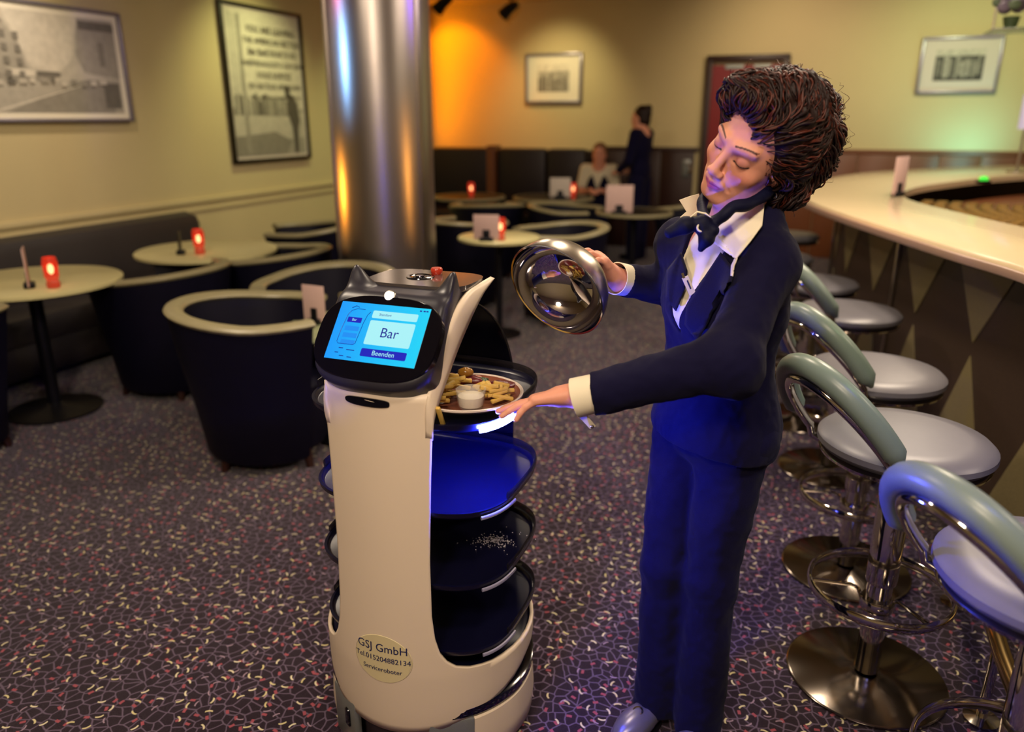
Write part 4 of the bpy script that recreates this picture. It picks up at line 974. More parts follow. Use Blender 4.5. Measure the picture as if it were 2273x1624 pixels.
# crushed-ice like sprinkle on the third tray
cr = G(); 
for i in range(260):
    r = abs(R3.gauss(0, .028)); a = R3.uniform(0, 6.28); s = R3.uniform(.0007, .0022)
    cr.box((r * math.cos(a) * 1.25, r * math.sin(a) * .8, s / 2), (s * 1.6, s, s), rz=a * 3)
o = cr.build('spilled_crumbs', mat('pale_crumbs', 'b9b2bb', .5), loc=(-.045, 1.72, .5265), smooth=False); tag(o, 'patch of pale spilled crumbs on the third tray down', 'crumbs', kind='stuff')

# ------------------------------------------------------------------ cloche held by the waitress
rgt = np.array([1., 0, 0]); upv = np.array([0, math.sin(PITCH), math.cos(PITCH)]); bck = np.array([0, -math.cos(PITCH), math.sin(PITCH)])
cn = .848 * (-.67 * rgt - .74 * upv) + .53 * bck; cn /= np.linalg.norm(cn)             # opening direction, down-left and forwards
CLC = np.array([.100, 1.690, 1.182])
co = empty('cloche', tuple(CLC), 0, 'polished steel food cloche lifted open side towards the plate', 'cloche')
co.rotation_mode = 'QUATERNION'; co.rotation_quaternion = Vector(cn).to_track_quat('-Z', 'Y')
Rr, Hh = .120, .104
def dome(sc_=1.0, nn=22): return [(Rr * sc_ * math.cos(t), Hh * sc_ * math.sin(t)) for t in np.linspace(0, math.pi / 2 - .02, nn)]
g = G(); g.lathe([(Rr + .002, -.004), (Rr + .002, 0)] + [(r + .0, z) for r, z in dome()], 80, cap=False); g.build('outer_dome', M['brushed'], co)
g = G(); g.lathe([(Rr + .0015, -.004), (Rr - .002, -.003)] + dome(.985), 80, cap=False); g.build('inner_dome', M['steel'], co)
g = G(); g.lathe([(.007, Hh - .002), (.006, Hh + .010), (.012, Hh + .018), (.013, Hh + .026), (.008, Hh + .031), (.001, Hh + .032)], 24); g.build('knob', M['chrome'], co)

# ------------------------------------------------------------------ waitress
def frame_head(c, right, fwd, up, s=1.0):
    Mx = np.array([right, fwd, up], float).T; c = np.array(c, float)
    return (lambda p: c + s * (Mx @ np.array(p, float))), Mx
HC = np.array([.522, 1.682, 1.499]); HR_ = np.array([-.5308, .6556, .5371]); HF = np.array([-.8297, -.5313, -.1714]); HU = np.array([.1730, -.5366, .8259]); HS = 1.07
def head_field(fd, HW, Mx, s=1.0, detail=True):
    def E_(c, r, k, op='u', tilt=None): 
        R = Mx if tilt is None else Mx @ tilt
        fd.ell(HW(c), np.array(r) * s, k, op, R)
    def C_(a, b, ra, rb, k, op='u'): fd.cone(HW(a), HW(b), ra * s, rb * s, k, op)
    E_((0, -.012, .034), (.073, .094, .086), .01)
    E_((0, .028, -.022), (.067, .062, .086), .03)
    E_((0, .036, -.078), (.054, .050, .036), .03)
    E_((0, .066, -.104), (.022, .020, .017), .022)
    C_((-.052, .0, -.070), (-.020, .066, -.105), .018, .014, .02); C_((.052, .0, -.070), (.020, .066, -.105), .018, .014, .02)
    for sx in (-1, 1):
        E_((sx * .040, .060, -.034), (.022, .018, .018), .018)
        if detail:
            E_((sx * .032, .092, .002), (.019, .012, .012), .010, 's')
            E_((sx * .032, .0735, -.003), (.0150, .0150, .0130), .003)
            C_((sx * .014, .088, .021), (sx * .046, .074, .022), .0060, .0045, .02)
            E_((sx * .0115, .100, -.043), (.0075, .0095, .0070), .005)
        E_((sx * .074, .000, -.022), (.008, .018, .030), .006)
    C_((0, .086, .012), (0, .108, -.034), .0065, .0095, .010)
    E_((0, .108, -.037), (.0105, .0100, .0085), .006)
    if detail:
        E_((0, .088, -.062), (.026, .012, .014), .012)
        C_((-.018, .0915, -.0680), (0, .0990, -.0655), .0030, .0046, .004); C_((.018, .0915, -.0680), (0, .0990, -.0655), .0030, .0046, .004)
        C_((-.016, .0905, -.0745), (.0, .0965, -.0768), .0030, .0050, .004); C_((.016, .0905, -.0745), (.0, .0965, -.0768), .0030, .0050, .004)
        C_((-.023, .0935, -.0705), (.0, .1045, -.0709), .0012, .0016, .0025, 's'); C_((.023, .0935, -.0705), (.0, .1045, -.0709), .0012, .0016, .0025, 's')
        for sx in (-1, 1): C_((sx * .006, .110, -.0455), (sx * .0075, .104, -.0445), .0022, .0025, .003, 's')
        for sx in (-1, 1): C_((sx * .020, .096, -.046), (sx * .034, .080, -.072), .0016, .0012, .006, 's')
HW, HM = frame_head(HC, HR_, HF, HU, HS)
fb = Field(); head_field(fb, HW, HM, HS)
NECK = np.array([.515, 1.742, 1.335])
fb.cone(HW((0, -.018, -.060)), NECK, .056, .058, .03)
fb.cone(NECK, (.500, 1.760, 1.18), .054, .075, .05)
RSH = np.array([.418, 1.868, 1.255]); LSH = np.array([.546, 1.618, 1.258])
fb.cone(LSH, RSH, .050, .050, .05)
LEL = np.array([.425, 1.435, 1.095]); LWR = np.array([.140, 1.492, 1.000])
REL = np.array([.440, 1.965, 1.125]); RWR = np.array([.262, 1.835, 1.178])
fb.cone(LSH, LEL, .042, .034, .03); fb.cone(LEL, LWR, .036, .024, .02)
fb.cone(RSH, REL, .042, .034, .03); fb.cone(REL, RWR, .036, .024, .02)
fb.cone((.497, 1.742, 1.18), (.495, 1.725, .90), .09, .10, .06)
def finger(fd, pts, r0, r1, k=.0025):
    n_ = len(pts) - 1
    for i in range(n_): fd.cone(pts[i], pts[i + 1], r0 + (r1 - r0) * i / n_, r0 + (r1 - r0) * (i + 1) / n_, .004 if i == 0 else k)
# left hand (near): palm turned down, fingers along the plate rim
def hand(fd, wrist, dirv, normal, side, curls, lens, spread, thumb, sc_=1.0, r=.0082):
    # dirv: wrist->knuckles, normal: out of the back of the hand, side: towards the thumb
    d = np.array(dirv, float); d /= np.linalg.norm(d); nrm_ = np.array(normal, float); nrm_ -= d * (nrm_ @ d); nrm_ /= np.linalg.norm(nrm_); sd = np.cross(d, nrm_)
    if sd @ np.array(side, float) < 0: sd = -sd
    W_ = np.array(wrist, float)
    P = lambda a, b, c: W_ + sc_ * (d * a + sd * b + nrm_ * c)
    fd.cone(P(-.02, 0, 0), P(.02, 0, 0), .0235 * sc_, .022 * sc_, .02)
    for b0, b1, r0, r1 in ((.016, .026, .015, .0125), (.005, .009, .016, .0125), (-.006, -.009, .016, .012), (-.016, -.026, .0145, .0110)):
        fd.cone(P(.010, b0, 0), P(.078 - abs(b1) * .25, b1, .002), r0 * sc_, r1 * sc_, .012)
    fd.cone(P(.012, .018, -.004), P(.042, .030, -.006), .014 * sc_, .012 * sc_, .012)
    for i, b in enumerate((.027, .0095, -.0090, -.0265)):
        a = P(.080 - (abs(b) * .25 if i != 3 else .012), b, .001); c = curls[i]; L_ = lens[i] * sc_; ang_ = 0; pts = [a - d * .012 * sc_, a]
        cur = a.copy(); fd_dir = d + sd * spread[i]; fd_dir /= np.linalg.norm(fd_dir)
        for fr_, cc_ in ((.45, c[0]), (.30, c[1]), (.25, c[2])):
            ang_ += cc_; v = fd_dir * math.cos(ang_) - nrm_ * math.sin(ang_); cur = cur + v * L_ * fr_; pts.append(cur.copy())
        finger(fd, pts, r * 1.05 * sc_, r * .78 * sc_)
    tp_ = [P(*q) for q in thumb]; finger(fd, tp_, .0115 * sc_, .0085 * sc_)
    return P
LH = hand(fb, LWR + np.array([-.020, .002, .004]), (-.965, .04, -.20), (-.10, .30, .95), (0, 1, 0), ((.04, .06, .05), (.06, .08, .06), (.16, .16, .1), (.34, .30, .2)), (.070, .078, .072, .058), (.05, .0, -.03, -.06),
          ((.020, .022, -.004), (.045, .040, -.006), (.074, .046, -.004), (.100, .042, -.002)), 1.0)
# right hand (far): reaching over the knob end of the cloche
RH = hand(fb, RWR + np.array([-.012, -.006, .004]), (-.60, -.30, .74), (.55, .10, .83), (-.3, .9, .2), ((.45, .45, .3), (.35, .5, .3), (.4, .5, .35), (.5, .55, .4)), (.062, .068, .064, .052), (.06, .0, -.05, -.10),
          ((.018, .020, -.004), (.036, .036, -.014), (.052, .040, -.036), (.060, .034, -.056)), .95)
SK = np.array(hexc('d4937a')); LIP = np.array(hexc('b0525a')); BRO = np.array(hexc('4a2420')); LASH = np.array(hexc('1c0c10')); LID = np.array(hexc('a8686a')); BLUSH = np.array(hexc('c46a5c'))
def skin_cols(V):
    q = ((V - HC) @ HM) / HS; c = np.tile(SK, (len(V), 1)); x = q[:, 0]; y = q[:, 1]; z = q[:, 2]; front = y > .055
    def blend(m, col):
        nonlocal c; m = np.clip(m, 0, 1)[:, None]; c = c * (1 - m) + col * m
    blend(.45 * np.exp(-(((np.abs(x) - .045) / .018) ** 2 + ((z + .036) / .016) ** 2)) * front, BLUSH)
    blend(.7 * np.exp(-(((np.abs(x) - .032) / .016) ** 2 + ((z - .002) / .009) ** 2) ** 2) * front, LID)
    lw = .0055 + .0035 * np.exp(-(x / .012) ** 2)
    blend((1.3 - (np.abs(z + .0710) / lw) ** 2 - (x / .024) ** 4) * 1.5 * (y > .082), LIP)
    ax_ = np.abs(x); arc_ = .0245 + .0045 * np.sin(np.clip((ax_ - .012) / .040, 0, 1) * math.pi * .75) 
    blend((1 - np.abs(z - arc_) / .0019) * 3 * (ax_ > .013) * (ax_ < .052) * front, BRO)
    lash = -.0085 + .12 * (ax_ - .032) ** 2 / .016
    blend((1 - np.abs(z - lash) / .0020) * 3 * (ax_ > .017) * (ax_ < .048) * front, LASH)
    return c
WT = empty('person', (.46, 1.66, 0), 0, 'woman with auburn curls in navy suit and scarf, lifting the cloche', 'person')
WOFF = np.array([.46, 1.66, 0])
def wbuild(name, V, F, m, parent=None, cols=None, **kw):
    V = np.asarray(V, float) - WOFF; return make(name, V, F, m, parent or WT, cols=cols, **kw)
def wfield(fd, name, h, m, colf=None, parent=None):
    V, F = fd.mesh(h); return wbuild(name, V, F, m, parent, cols=None if colf is None else colf(V), ang=180)
body = wfield(fb, 'body', .0021, M['skin'], skin_cols)
# finger nails on the near hand and ear-ring
def near_torus(c, r, t, m, name, parent, axis=(0, 0, 1)):
    g = G(); ax = Vector(axis).normalized(); u = ax.orthogonal().normalized(); v = ax.cross(u)
    g.tube([Vector(c) + u * (r * math.cos(a)) + v * (r * math.sin(a)) for a in np.linspace(0, 2 * math.pi, 21)[:-1]], t, 8, closed=True); return wbuild(name, g.V, g.F, m, parent)
near_torus(HW((-.082, .000, -.066)), .008, .0022, M['chrome'], 'earring', None, HF)

# clothes ------------------------------------------------------------
SX = (LSH - RSH) * np.array([1, 1, 0]); SX /= np.linalg.norm(SX); FX = np.array([SX[1], -SX[0], 0])      # shoulder axis (towards her left), front
if FX[0] > 0: FX = -FX
TR = np.array([SX, FX, [0, 0, 1.]]).T
def torso(fd, gr=0.0, arms=True):
    fd.ell((.492, 1.742, 1.155), (.172 + gr, .112 + gr, .150 + gr), .03, 'u', TR)
    fd.ell((.484, 1.728, 1.130), (.135 + gr, .125 + gr, .075 + gr), .04, 'u', TR)
    fd.ell((.490, 1.735, .985), (.148 + gr, .108 + gr, .16 + gr), .05, 'u', TR)
    fd.ell((.488, 1.712, .850), (.165 + gr, .138 + gr, .16 + gr), .05, 'u', TR)
    fd.cone((.508, 1.742, 1.315), (.497, 1.742, 1.20), .060 + gr, .11 + gr, .04)
    fd.cone(LSH + (LSH - RSH) * .02, RSH - (LSH - RSH) * .02, .058 + gr, .056 + gr, .04)
fj = Field(); torso(fj)
SLW = LWR + (LEL - LWR) * .10; SRW = RWR + (REL - RWR) * .12
fj.cone(LSH, LEL, .060, .055, .035); fj.cone(LEL, SLW, .056, .045, .03); fj.ell(LEL + np.array([.012, -.004, -.014]), (.058, .055, .060), .03)
fj.cone(RSH, REL, .064, .054, .035); fj.cone(REL, SRW, .054, .042, .03)
def halfspace(c, n_): 
    c = np.array(c, float); n_ = np.array(n_, float) / np.linalg.norm(n_); return lambda p: (p - c) @ n_
# flat sleeve ends and hem
fj.ell(LWR - (LEL - LWR) * .045, (.050, .07, .07), .004, 's'); fj.ell(RWR - (REL - RWR) * .14, (.052, .07, .07), .004, 's')
fj.cone((.555, 1.715, 1.345), LSH, .045, .050, .03); fj.cone((.500, 1.81, 1.31), RSH, .03, .042, .03)
fj.custom(lambda p: .815 - .16 * (p[..., 0] - .46) - p[..., 2], (-9, -9, -9), (9, 9, 9), .006, 'i')
# neck opening: V cut between the lapels
VB = np.array([.505, 1.74, 1.04]) + FX * .12 + SX * -.01; 
def vcut(p):
    q = p - np.array([.500, 1.742, 0]); s_ = q @ SX; f_ = q @ FX; z = p[..., 2]
    wdt = np.clip((z - 1.085) / .22, 0, 1) * .075
    return np.maximum(np.abs(s_ + .005) - wdt, np.maximum(.02 - f_, 1.085 - z)) 
fj.custom(vcut, (.3, 1.5, 1.08), (.7, 1.95, 1.42), .004, 's')
fj.ell((.512, 1.745, 1.350), (.070, .062, .075), .01, 's', TR)
# folds in the cloth: gentle waves
def folds(p):
    return 0
jk = wfield(fj, 'jacket', .0036, M['fabric'])
for md_, s_ in (('folds', .010), ('creases', .005)):
    tx = bpy.data.textures.new(md_, 'CLOUDS'); tx.noise_scale = .10 if md_ == 'folds' else .035; tx.noise_depth = 1
    m_ = jk.modifiers.new(md_, 'DISPLACE'); m_.texture = tx; m_.strength = s_; m_.mid_level = .5; m_.texture_coords = 'LOCAL'
# shirt front visible in the V
fs = Field(); torso(fs, -.005); fs.cone((.510, 1.738, 1.345), (.500, 1.742, 1.22), .052, .080, .03); fs.custom(lambda p: np.maximum(np.abs((p - np.array([.5, 1.742, 0])) @ SX) - .058, np.maximum(.0 - (p - np.array([.5, 1.742, 0])) @ FX, np.maximum(1.09 - p[..., 2], p[..., 2] - 1.36))), (-9, -9, -9), (9, 9, 9), .004, 'i')
fs.ell((.512, 1.742, 1.385), (.056, .050, .055), .01, 's', TR)
wfield(fs, 'shirt', .004, M['shirt'])
# trousers: two tapering, slightly flared legs
ft = Field(); ft.ell((.500, 1.712, .850), (.160, .125, .12), .03, 'u', TR)
fl = [((.436, 1.765, .80), (.398, 1.715, .46), (.390, 1.690, .035)), ((.520, 1.668, .80), (.494, 1.650, .46), (.486, 1.610, .035))]
for hip, kn, an in fl:
    ft.cone(hip, kn, .086, .062, .012); ft.cone(kn, an, .062, .058, .03)
ft.custom(lambda p: np.maximum(.036 - p[..., 2], p[..., 2] - .93), (-9, -9, -9), (9, 9, 9), .004, 'i')
tr_ = wfield(ft, 'trousers', .0042, M['fabric'])
for md_, s_, ns in (('folds', .015, .13), ('creases', .006, .04)):
    tx = bpy.data.textures.new('t' + md_, 'CLOUDS'); tx.noise_scale = ns; tx.noise_depth = 1
    m_ = tr_.modifiers.new(md_, 'DISPLACE'); m_.texture = tx; m_.strength = s_; m_.mid_level = .5; m_.texture_coords = 'LOCAL'
# cuffs
def cuff(c0, c1, r0, r1, name='cuff'):
    c0 = np.array(c0); c1 = np.array(c1); g = G(); P = [c0 + (c1 - c0) * t for t in (0, .5, 1)]
    P2 = [c1, c1, c0]; pts = [Vector(c0), Vector(c0 + (c1 - c0) * .5), Vector(c1), Vector(c1 - (c1 - c0) * .02), Vector(c0 + (c1 - c0) * .1)]
    T = Vector(c1 - c0).normalized(); u = T.orthogonal().normalized(); v = T.cross(u); nn = 32; V = []
    prof = ((0, r0), (.5, (r0 + r1) / 2), (1, r1), (1.01, r1 - .002), (.5, (r0 + r1) / 2 - .004), (0, r0 - .004))
    for t, r in prof:
        cc_ = Vector(c0) + Vector(c1 - c0) * t
        for k in range(nn): a = 2 * math.pi * k / nn; V.append(tuple(cc_ + u * (r * math.cos(a)) + v * (r * math.sin(a))))
    F = [(j * nn + k, j * nn + (k + 1) % nn, (j + 1) * nn + (k + 1) % nn, (j + 1) * nn + k) for j in range(len(prof) - 1) for k in range(nn)]
    return wbuild(name, V, F, M['shirt'])
ld = (LWR - LEL) / np.linalg.norm(LWR - LEL); rd = (RWR - REL) / np.linalg.norm(RWR - REL)
LE = LWR - ld * .012; cuff(LE - ld * .03, LE + ld * .022, .040, .042)
RE = RWR - rd * .010; cuff(RE - rd * .03, RE + rd * .024, .038, .040)
g = G(); g.add([], []); tri = [LE + np.array([.002, -.012, -.036]), LE + np.array([-.020, -.006, -.036]), LE + np.array([.012, -.006, -.072]), LE + np.array([.024, -.006, -.066])]
V = [tuple(p) for p in tri] + [tuple(p + np.array([0, .006, 0])) for p in tri]
wbuild('cuff_flap', V, [(0, 1, 2, 3), (7, 6, 5, 4), (0, 4, 5, 1), (1, 5, 6, 2), (2, 6, 7, 3), (3, 7, 4, 0)], M['shirt'], smooth=False)
g = G(); g.ball(tuple(LE + np.array([.016, -.008, -.066])), .004); wbuild('cuff_button', g.V, g.F, M['chrome'])
# shapes laid on the jacket surface: lapels, pointed shirt collar, name tag (rays from the camera side find the cloth)
cam_o = np.array([0, 0, CAMH])
def ray_dir(u, v):
    x = (u - 1136.5) / FPX; y = (812 - v) / FPX; cp_, sp_ = math.cos(PITCH), math.sin(PITCH); d_ = np.array([x, cp_ + y * sp_, y * cp_ - sp_]); return d_
def surf(u, v, off, fds):
    d_ = ray_dir(u, v); d_ = d_ / np.linalg.norm(d_); t = 1.2
    for _ in range(60):
        p = cam_o + d_ * t; s_ = min(float(f_.ev(p[None])[0]) for f_ in fds)
        if s_ < off + .0004: break
        t += max(s_ - off, .0008)
        if t > 2.4: return None
    return cam_o + d_ * t
def drape(name, poly, off, m, fds, thick=.003, sub=7, depth=None):
    # triangulated fan grid of the outline, every point laid on the surface
    bm = bmesh.new(); vs = [bm.verts.new((x, y, 0)) for x, y in poly]; bm.faces.new(vs)
    bmesh.ops.triangulate(bm, faces=bm.faces[:])
    for _ in range(3): bmesh.ops.subdivide_edges(bm, edges=bm.edges[:], cuts=1, use_grid_fill=True)
    bm.verts.index_update(); pts = [(v.co.x, v.co.y) for v in bm.verts]; F = [tuple(v.index for v in f.verts) for f in bm.faces]; bm.free()
    P = []; last = None
    for x, y in pts:
        p = surf(x, y, off, fds)
        P.append(p)
    ok = [p for p in P if p is not None]; med = np.median([np.linalg.norm(p - cam_o) for p in ok])
    P = [p if p is not None and abs(np.linalg.norm(p - cam_o) - med) < .09 else cam_o + ray_dir(x, y) / np.linalg.norm(ray_dir(x, y)) * med for p, (x, y) in zip(P, pts)]
    o = wbuild(name, P, F, m, ang=60); md = o.modifiers.new('thickness', 'SOLIDIFY'); md.thickness = thick; md.offset = 0; return o
JS = [fj, fs]
drape('lapel', [(1600, 560), (1630, 600), (1618, 640), (1580, 700), (1548, 760), (1520, 720), (1524, 680), (1560, 620)], .011, M['fabric'], JS)
drape('lapel', [(1512, 560), (1525, 600), (1520, 640), (1500, 690), (1478, 660), (1480, 600)], .011, M['fabric'], JS)
drape('shirt_collar', [(1699, 436), (1692, 500), (1666, 535), (1634, 574), (1600, 528), (1592, 522), (1581, 536), (1590, 503), (1625, 466), (1665, 464)], .013, M['shirt'], JS)
drape('collar_tip', [(1631, 573), (1637, 573), (1630, 590), (1627, 613), (1622, 612), (1623, 590)], .012, M['shirt'], JS, .002)
def flat_piece(name, poly, Y, m, th=.003, parent=None):
    n_ = len(poly); A = [P3(u, v, Y) for u, v in poly]; V = A + [p + np.array([0, th, 0]) for p in A]
    return wbuild(name, V, [tuple(range(n_)), tuple(reversed(range(n_, 2 * n_)))] + [(i, n_ + i, n_ + (i + 1) % n_, (i + 1) % n_) for i in range(n_)], m, parent, smooth=False)
def P3(u, v, Y): d_ = ray_dir(u, v); return cam_o + d_ * Y / d_[1]
sp_c = surf(1530, 482, .012, JS); YC = float(sp_c[1]) - .004 if sp_c is not None else 1.68
flat_piece('shirt_collar', [(1552, 430), (1553, 462), (1545, 478), (1528, 482), (1518, 492), (1510, 482), (1524, 470), (1508, 444), (1530, 436)], YC, M['shirt'])
sp_t = surf(1528, 634, .012, JS); YT = float(sp_t[1]) - .004 if sp_t is not None else 1.60
nt_ = flat_piece('name_tag', [(1514, 618), (1527, 611), (1544, 648), (1531, 657)], YT, M['cardwhite'])
flat_piece('lettering', [(1524, 623), (1527, 621), (1535, 640), (1532, 642)], YT - .0006, M['ink'], .0004, nt_)
flat_piece('tag_clip', [(1512, 607), (1517, 605), (1521, 616), (1516, 618)], YT - .001, M['chrome'])
# scarf: band round the neck, knot and two ends
def tubew(name, pts, rr, m, flat=1.0, n=12):
    g = G(); g.tube([Vector(p) for p in pts], rr, n, flat=flat); return wbuild(name, g.V, g.F, m)
def P3(u, v, Y): d_ = ray_dir(u, v); return cam_o + d_ * Y / d_[1]
fsc = Field()
ring = [P3(1702, 430, 1.655), P3(1664, 454, 1.618), P3(1626, 462, 1.600), P3(1598, 486, 1.600), P3(1572, 496, 1.618), P3(1560, 476, 1.665), P3(1560, 446, 1.72), P3(1580, 420, 1.77), P3(1620, 400, 1.80), P3(1680, 405, 1.79), P3(1712, 415, 1.72)]
RG = spline([ring[-1]] + ring + [ring[0], ring[1]], 80)[5:-5]
for i in range(len(RG) - 1):
    w1 = .0105 + .0015 * math.sin(i * .9); fsc.cone(RG[i], RG[i + 1], w1, w1, .003)
    up_ = np.array([.002, .003, .007]); fsc.cone(RG[i] + up_, RG[i + 1] + up_, .0075, .0075, .003)
fsc.ell(P3(1560, 500, 1.600), (.019, .016, .022), .006)
fsc.cone(P3(1556, 492, 1.602), P3(1522, 500, 1.605), .010, .0175, .006); fsc.cone(P3(1522, 500, 1.605), P3(1487, 516, 1.61), .0175, .012, .008)
fsc.cone(P3(1562, 508, 1.596), P3(1568, 530, 1.592), .011, .016, .006); fsc.cone(P3(1568, 530, 1.592), P3(1556, 552, 1.60), .016, .007, .006)
fsc.cone(P3(1566, 500, 1.598), P3(1584, 512, 1.592), .010, .012, .006)
wfield(fsc, 'scarf', .0026, M['scarf'])
tubew('scarf_edge', [P3(1532, 482, 1.60), P3(1548, 470, 1.60), P3(1566, 474, 1.59), P3(1578, 482, 1.585)], [.0012, .002, .002, .001], M['shirt'])
near_torus(P3(1556, 505, 1.588), .0075, .0022, M['shirt'], 'scarf_motif', None, (0, 1, -.2))
# shoes
for k, (c, dr, lab) in enumerate((((.352, 1.655, 0), (-.72, -.69), 1), ((.480, 1.590, 0), (-.55, -.83), 0))):
    d_ = np.array([dr[0], dr[1], 0]); d_ /= np.linalg.norm(d_); s_ = np.array([-d_[1], d_[0], 0]); R_s = np.array([d_, s_, [0, 0, 1.]]).T; c = np.array(c)
    f_ = Field(); f_.ell(c + d_ * .035 + np.array([0, 0, .036]), (.085, .042, .036), .01, 'u', R_s); f_.ell(c - d_ * .05 + np.array([0, 0, .042]), (.055, .034, .040), .02, 'u', R_s)
    f_.custom(lambda p: .008 - p[..., 2], (-1, 0, -1), (1, 3, 1), .003, 'i'); f_.ell(c - d_ * .035 + np.array([0, 0, .088]), (.05, .030, .035), .006, 's', R_s)
    shx = wfield(f_, 'shoe', .0035, M['shoe'])
    g = G(); g.lathe([(.040, 0), (.042, .004), (.040, .010)], 28, sx=2.1, sy=1.0); a_ = math.atan2(d_[1], d_[0]); V = [(v[0] * math.cos(a_) - v[1] * math.sin(a_) + c[0] + d_[0] * .02, v[0] * math.sin(a_) + v[1] * math.cos(a_) + c[1] + d_[1] * .02, v[2]) for v in g.V]
    wbuild('sole', V, g.F, M['blackmetal'], WT)
    bq_ = c + d_ * .03 + np.array([0, 0, .070]); near_torus(bq_, .012, .0025, M['chrome'], 'buckle', None, (d_[0] * .3, d_[1] * .3, 1))
# hair -----------------------------------------------------------------
fh2 = Field(); PXM = FPX / 1.62
for u, v, Y, rp, k in ((1745, 285, 1.765, 98, .02), (1785, 330, 1.77, 72, .03), (1765, 378, 1.75, 56, .03), (1690, 232, 1.715, 58, .03), (1655, 222, 1.655, 34, .02), (1632, 222, 1.635, 24, .012), (1735, 398, 1.715, 40, .025),
                       (1768, 318, 1.665, 50, .03), (1758, 376, 1.66, 34, .02), (1790, 250, 1.80, 66, .03), (1740, 215, 1.72, 52, .02), (1820, 300, 1.74, 42, .02), (1760, 428, 1.70, 24, .02), (1722, 436, 1.69, 22, .02)):
    fh2.ell(P3(u, v, Y), (rp / PXM,) * 3, k)
fh2.ell(HW((0, -.022, .040)), (.090, .108, .104), .02, 'u', HM); fh2.ell(HW((.030, .050, .100)), (.050, .045, .032), .02, 'u', HM); fh2.ell(HW((-.070, -.005, .010)), (.024, .045, .060), .02, 'u', HM)
fh2.ell(HW((.004, .118, -.020)), (.080, .090, .126), .010, 's', HM)
fh2.ell(HW((-.066, .040, -.060)), (.022, .034, .046), .010, 's', HM)
def curl_noise(p, s1=26.):
    return np.sin(p[..., 0] * s1 + 1.3 * np.sin(p[..., 2] * s1 * .7)) * np.cos(p[..., 1] * s1 * .9 + p[..., 2] * s1 * .6)
hs_ = fh2.P[:]
fh2.custom(lambda p: np.full(p.shape[:-1], -1.), (-9, -9, -9), (9, 9, 9), .001, 'i')
HV, HFc = fh2.mesh(.0045)
amp = curl_noise(HV, 60.) * .0035 + curl_noise(HV, 120.) * .0018; HG = fh2.grad(HV); amp = amp + .007 * np.clip(curl_noise(HV + .03, 42.), -.6, 1); HV2 = HV + HG * amp[:, None]
wbuild('hair', HV2, HFc, M['hair'], ang=180)
# curled locks that flow back over the volume
NL = 2600; idx = RNG.choice(len(HV), NL, replace=False); p = HV[idx].copy(); BK = -HF * .75 - HU * .35 + np.array([.25, 0, -.1]); steps = 22; path = [p.copy()]
ph = RNG.uniform(0, 6.28, NL)
for st_i in range(steps):
    gr = fh2.grad(p); sw = np.stack([np.sin(p[:, 2] * 30 + ph * .3), np.cos(p[:, 0] * 34), np.sin(p[:, 1] * 32 + 1)], -1) * 1.5 + np.stack([np.sin(p[:, 2] * 75 + ph), np.cos(p[:, 0] * 80 + ph), np.sin(p[:, 1] * 70)], -1) * .5
    dv = BK + sw; dv = dv - gr * (dv * gr).sum(-1, keepdims=True); dv /= np.linalg.norm(dv, axis=1, keepdims=True) + 1e-9
    p = p + dv * .0058; dd = fh2.ev(p); lift = .0035 + .0065 * np.sin(st_i / steps * math.pi) * (0.6 + .4 * np.sin(ph)); p = p - gr * (dd - lift)[:, None]; path.append(p.copy())
path = np.stack(path, 1)
TT = np.arange(steps + 1) / steps; hg = fh2.grad(path.reshape(-1, 3)).reshape(path.shape); tg_ = np.gradient(path, axis=1); tg_ /= np.linalg.norm(tg_, axis=2, keepdims=True) + 1e-9; sdv = np.cross(hg, tg_)
wv = RNG.uniform(9, 16, NL)[:, None] * TT[None] + ph[:, None]; am = (RNG.uniform(.002, .0055, NL)[:, None] * np.sin(TT * math.pi)[None] ** .5)[..., None]
path = path + am * (hg * np.sin(wv)[..., None] + sdv * np.cos(wv)[..., None])
def locks(name, path, r0, m, nseg=5, parent=None):
    Nn, S_, _ = path.shape; T = np.gradient(path, axis=1); T /= np.linalg.norm(T, axis=2, keepdims=True) + 1e-9
    ref = np.array([.3, .9, .2]); Nv = np.cross(T, ref); Nv /= np.linalg.norm(Nv, axis=2, keepdims=True) + 1e-9; Bv = np.cross(T, Nv)
    prof = np.sin(np.linspace(.25, math.pi - .05, S_)) ** .6; V = []
    rr_ = r0[:, None] * prof[None]; 
    ang_ = np.linspace(0, 2 * math.pi, nseg + 1)[:-1]
    V = path[:, :, None, :] + rr_[:, :, None, None] * (np.cos(ang_)[None, None, :, None] * Nv[:, :, None] + np.sin(ang_)[None, None, :, None] * Bv[:, :, None])
    base = (np.arange(Nn) * S_ * nseg)[:, None, None]; si = np.arange(S_ - 1)[None, :, None] * nseg; k = np.arange(nseg)[None, None, :]; k2 = (k + 1) % nseg
    F = np.stack([base + si + k, base + si + k2, base + si + nseg + k2, base + si + nseg + k], -1).reshape(-1, 4)
    return wbuild(name, V.reshape(-1, 3), F, m, parent, ang=180)
half = NL * 3 // 5
o = locks('hair_lock', path[:half], RNG.uniform(.0014, .0034, half), M['hair']); o['kind'] = 'stuff'
o = locks('hair_lock', path[half:], RNG.uniform(.0010, .0024, NL - half), M['hair2']); o['kind'] = 'stuff'
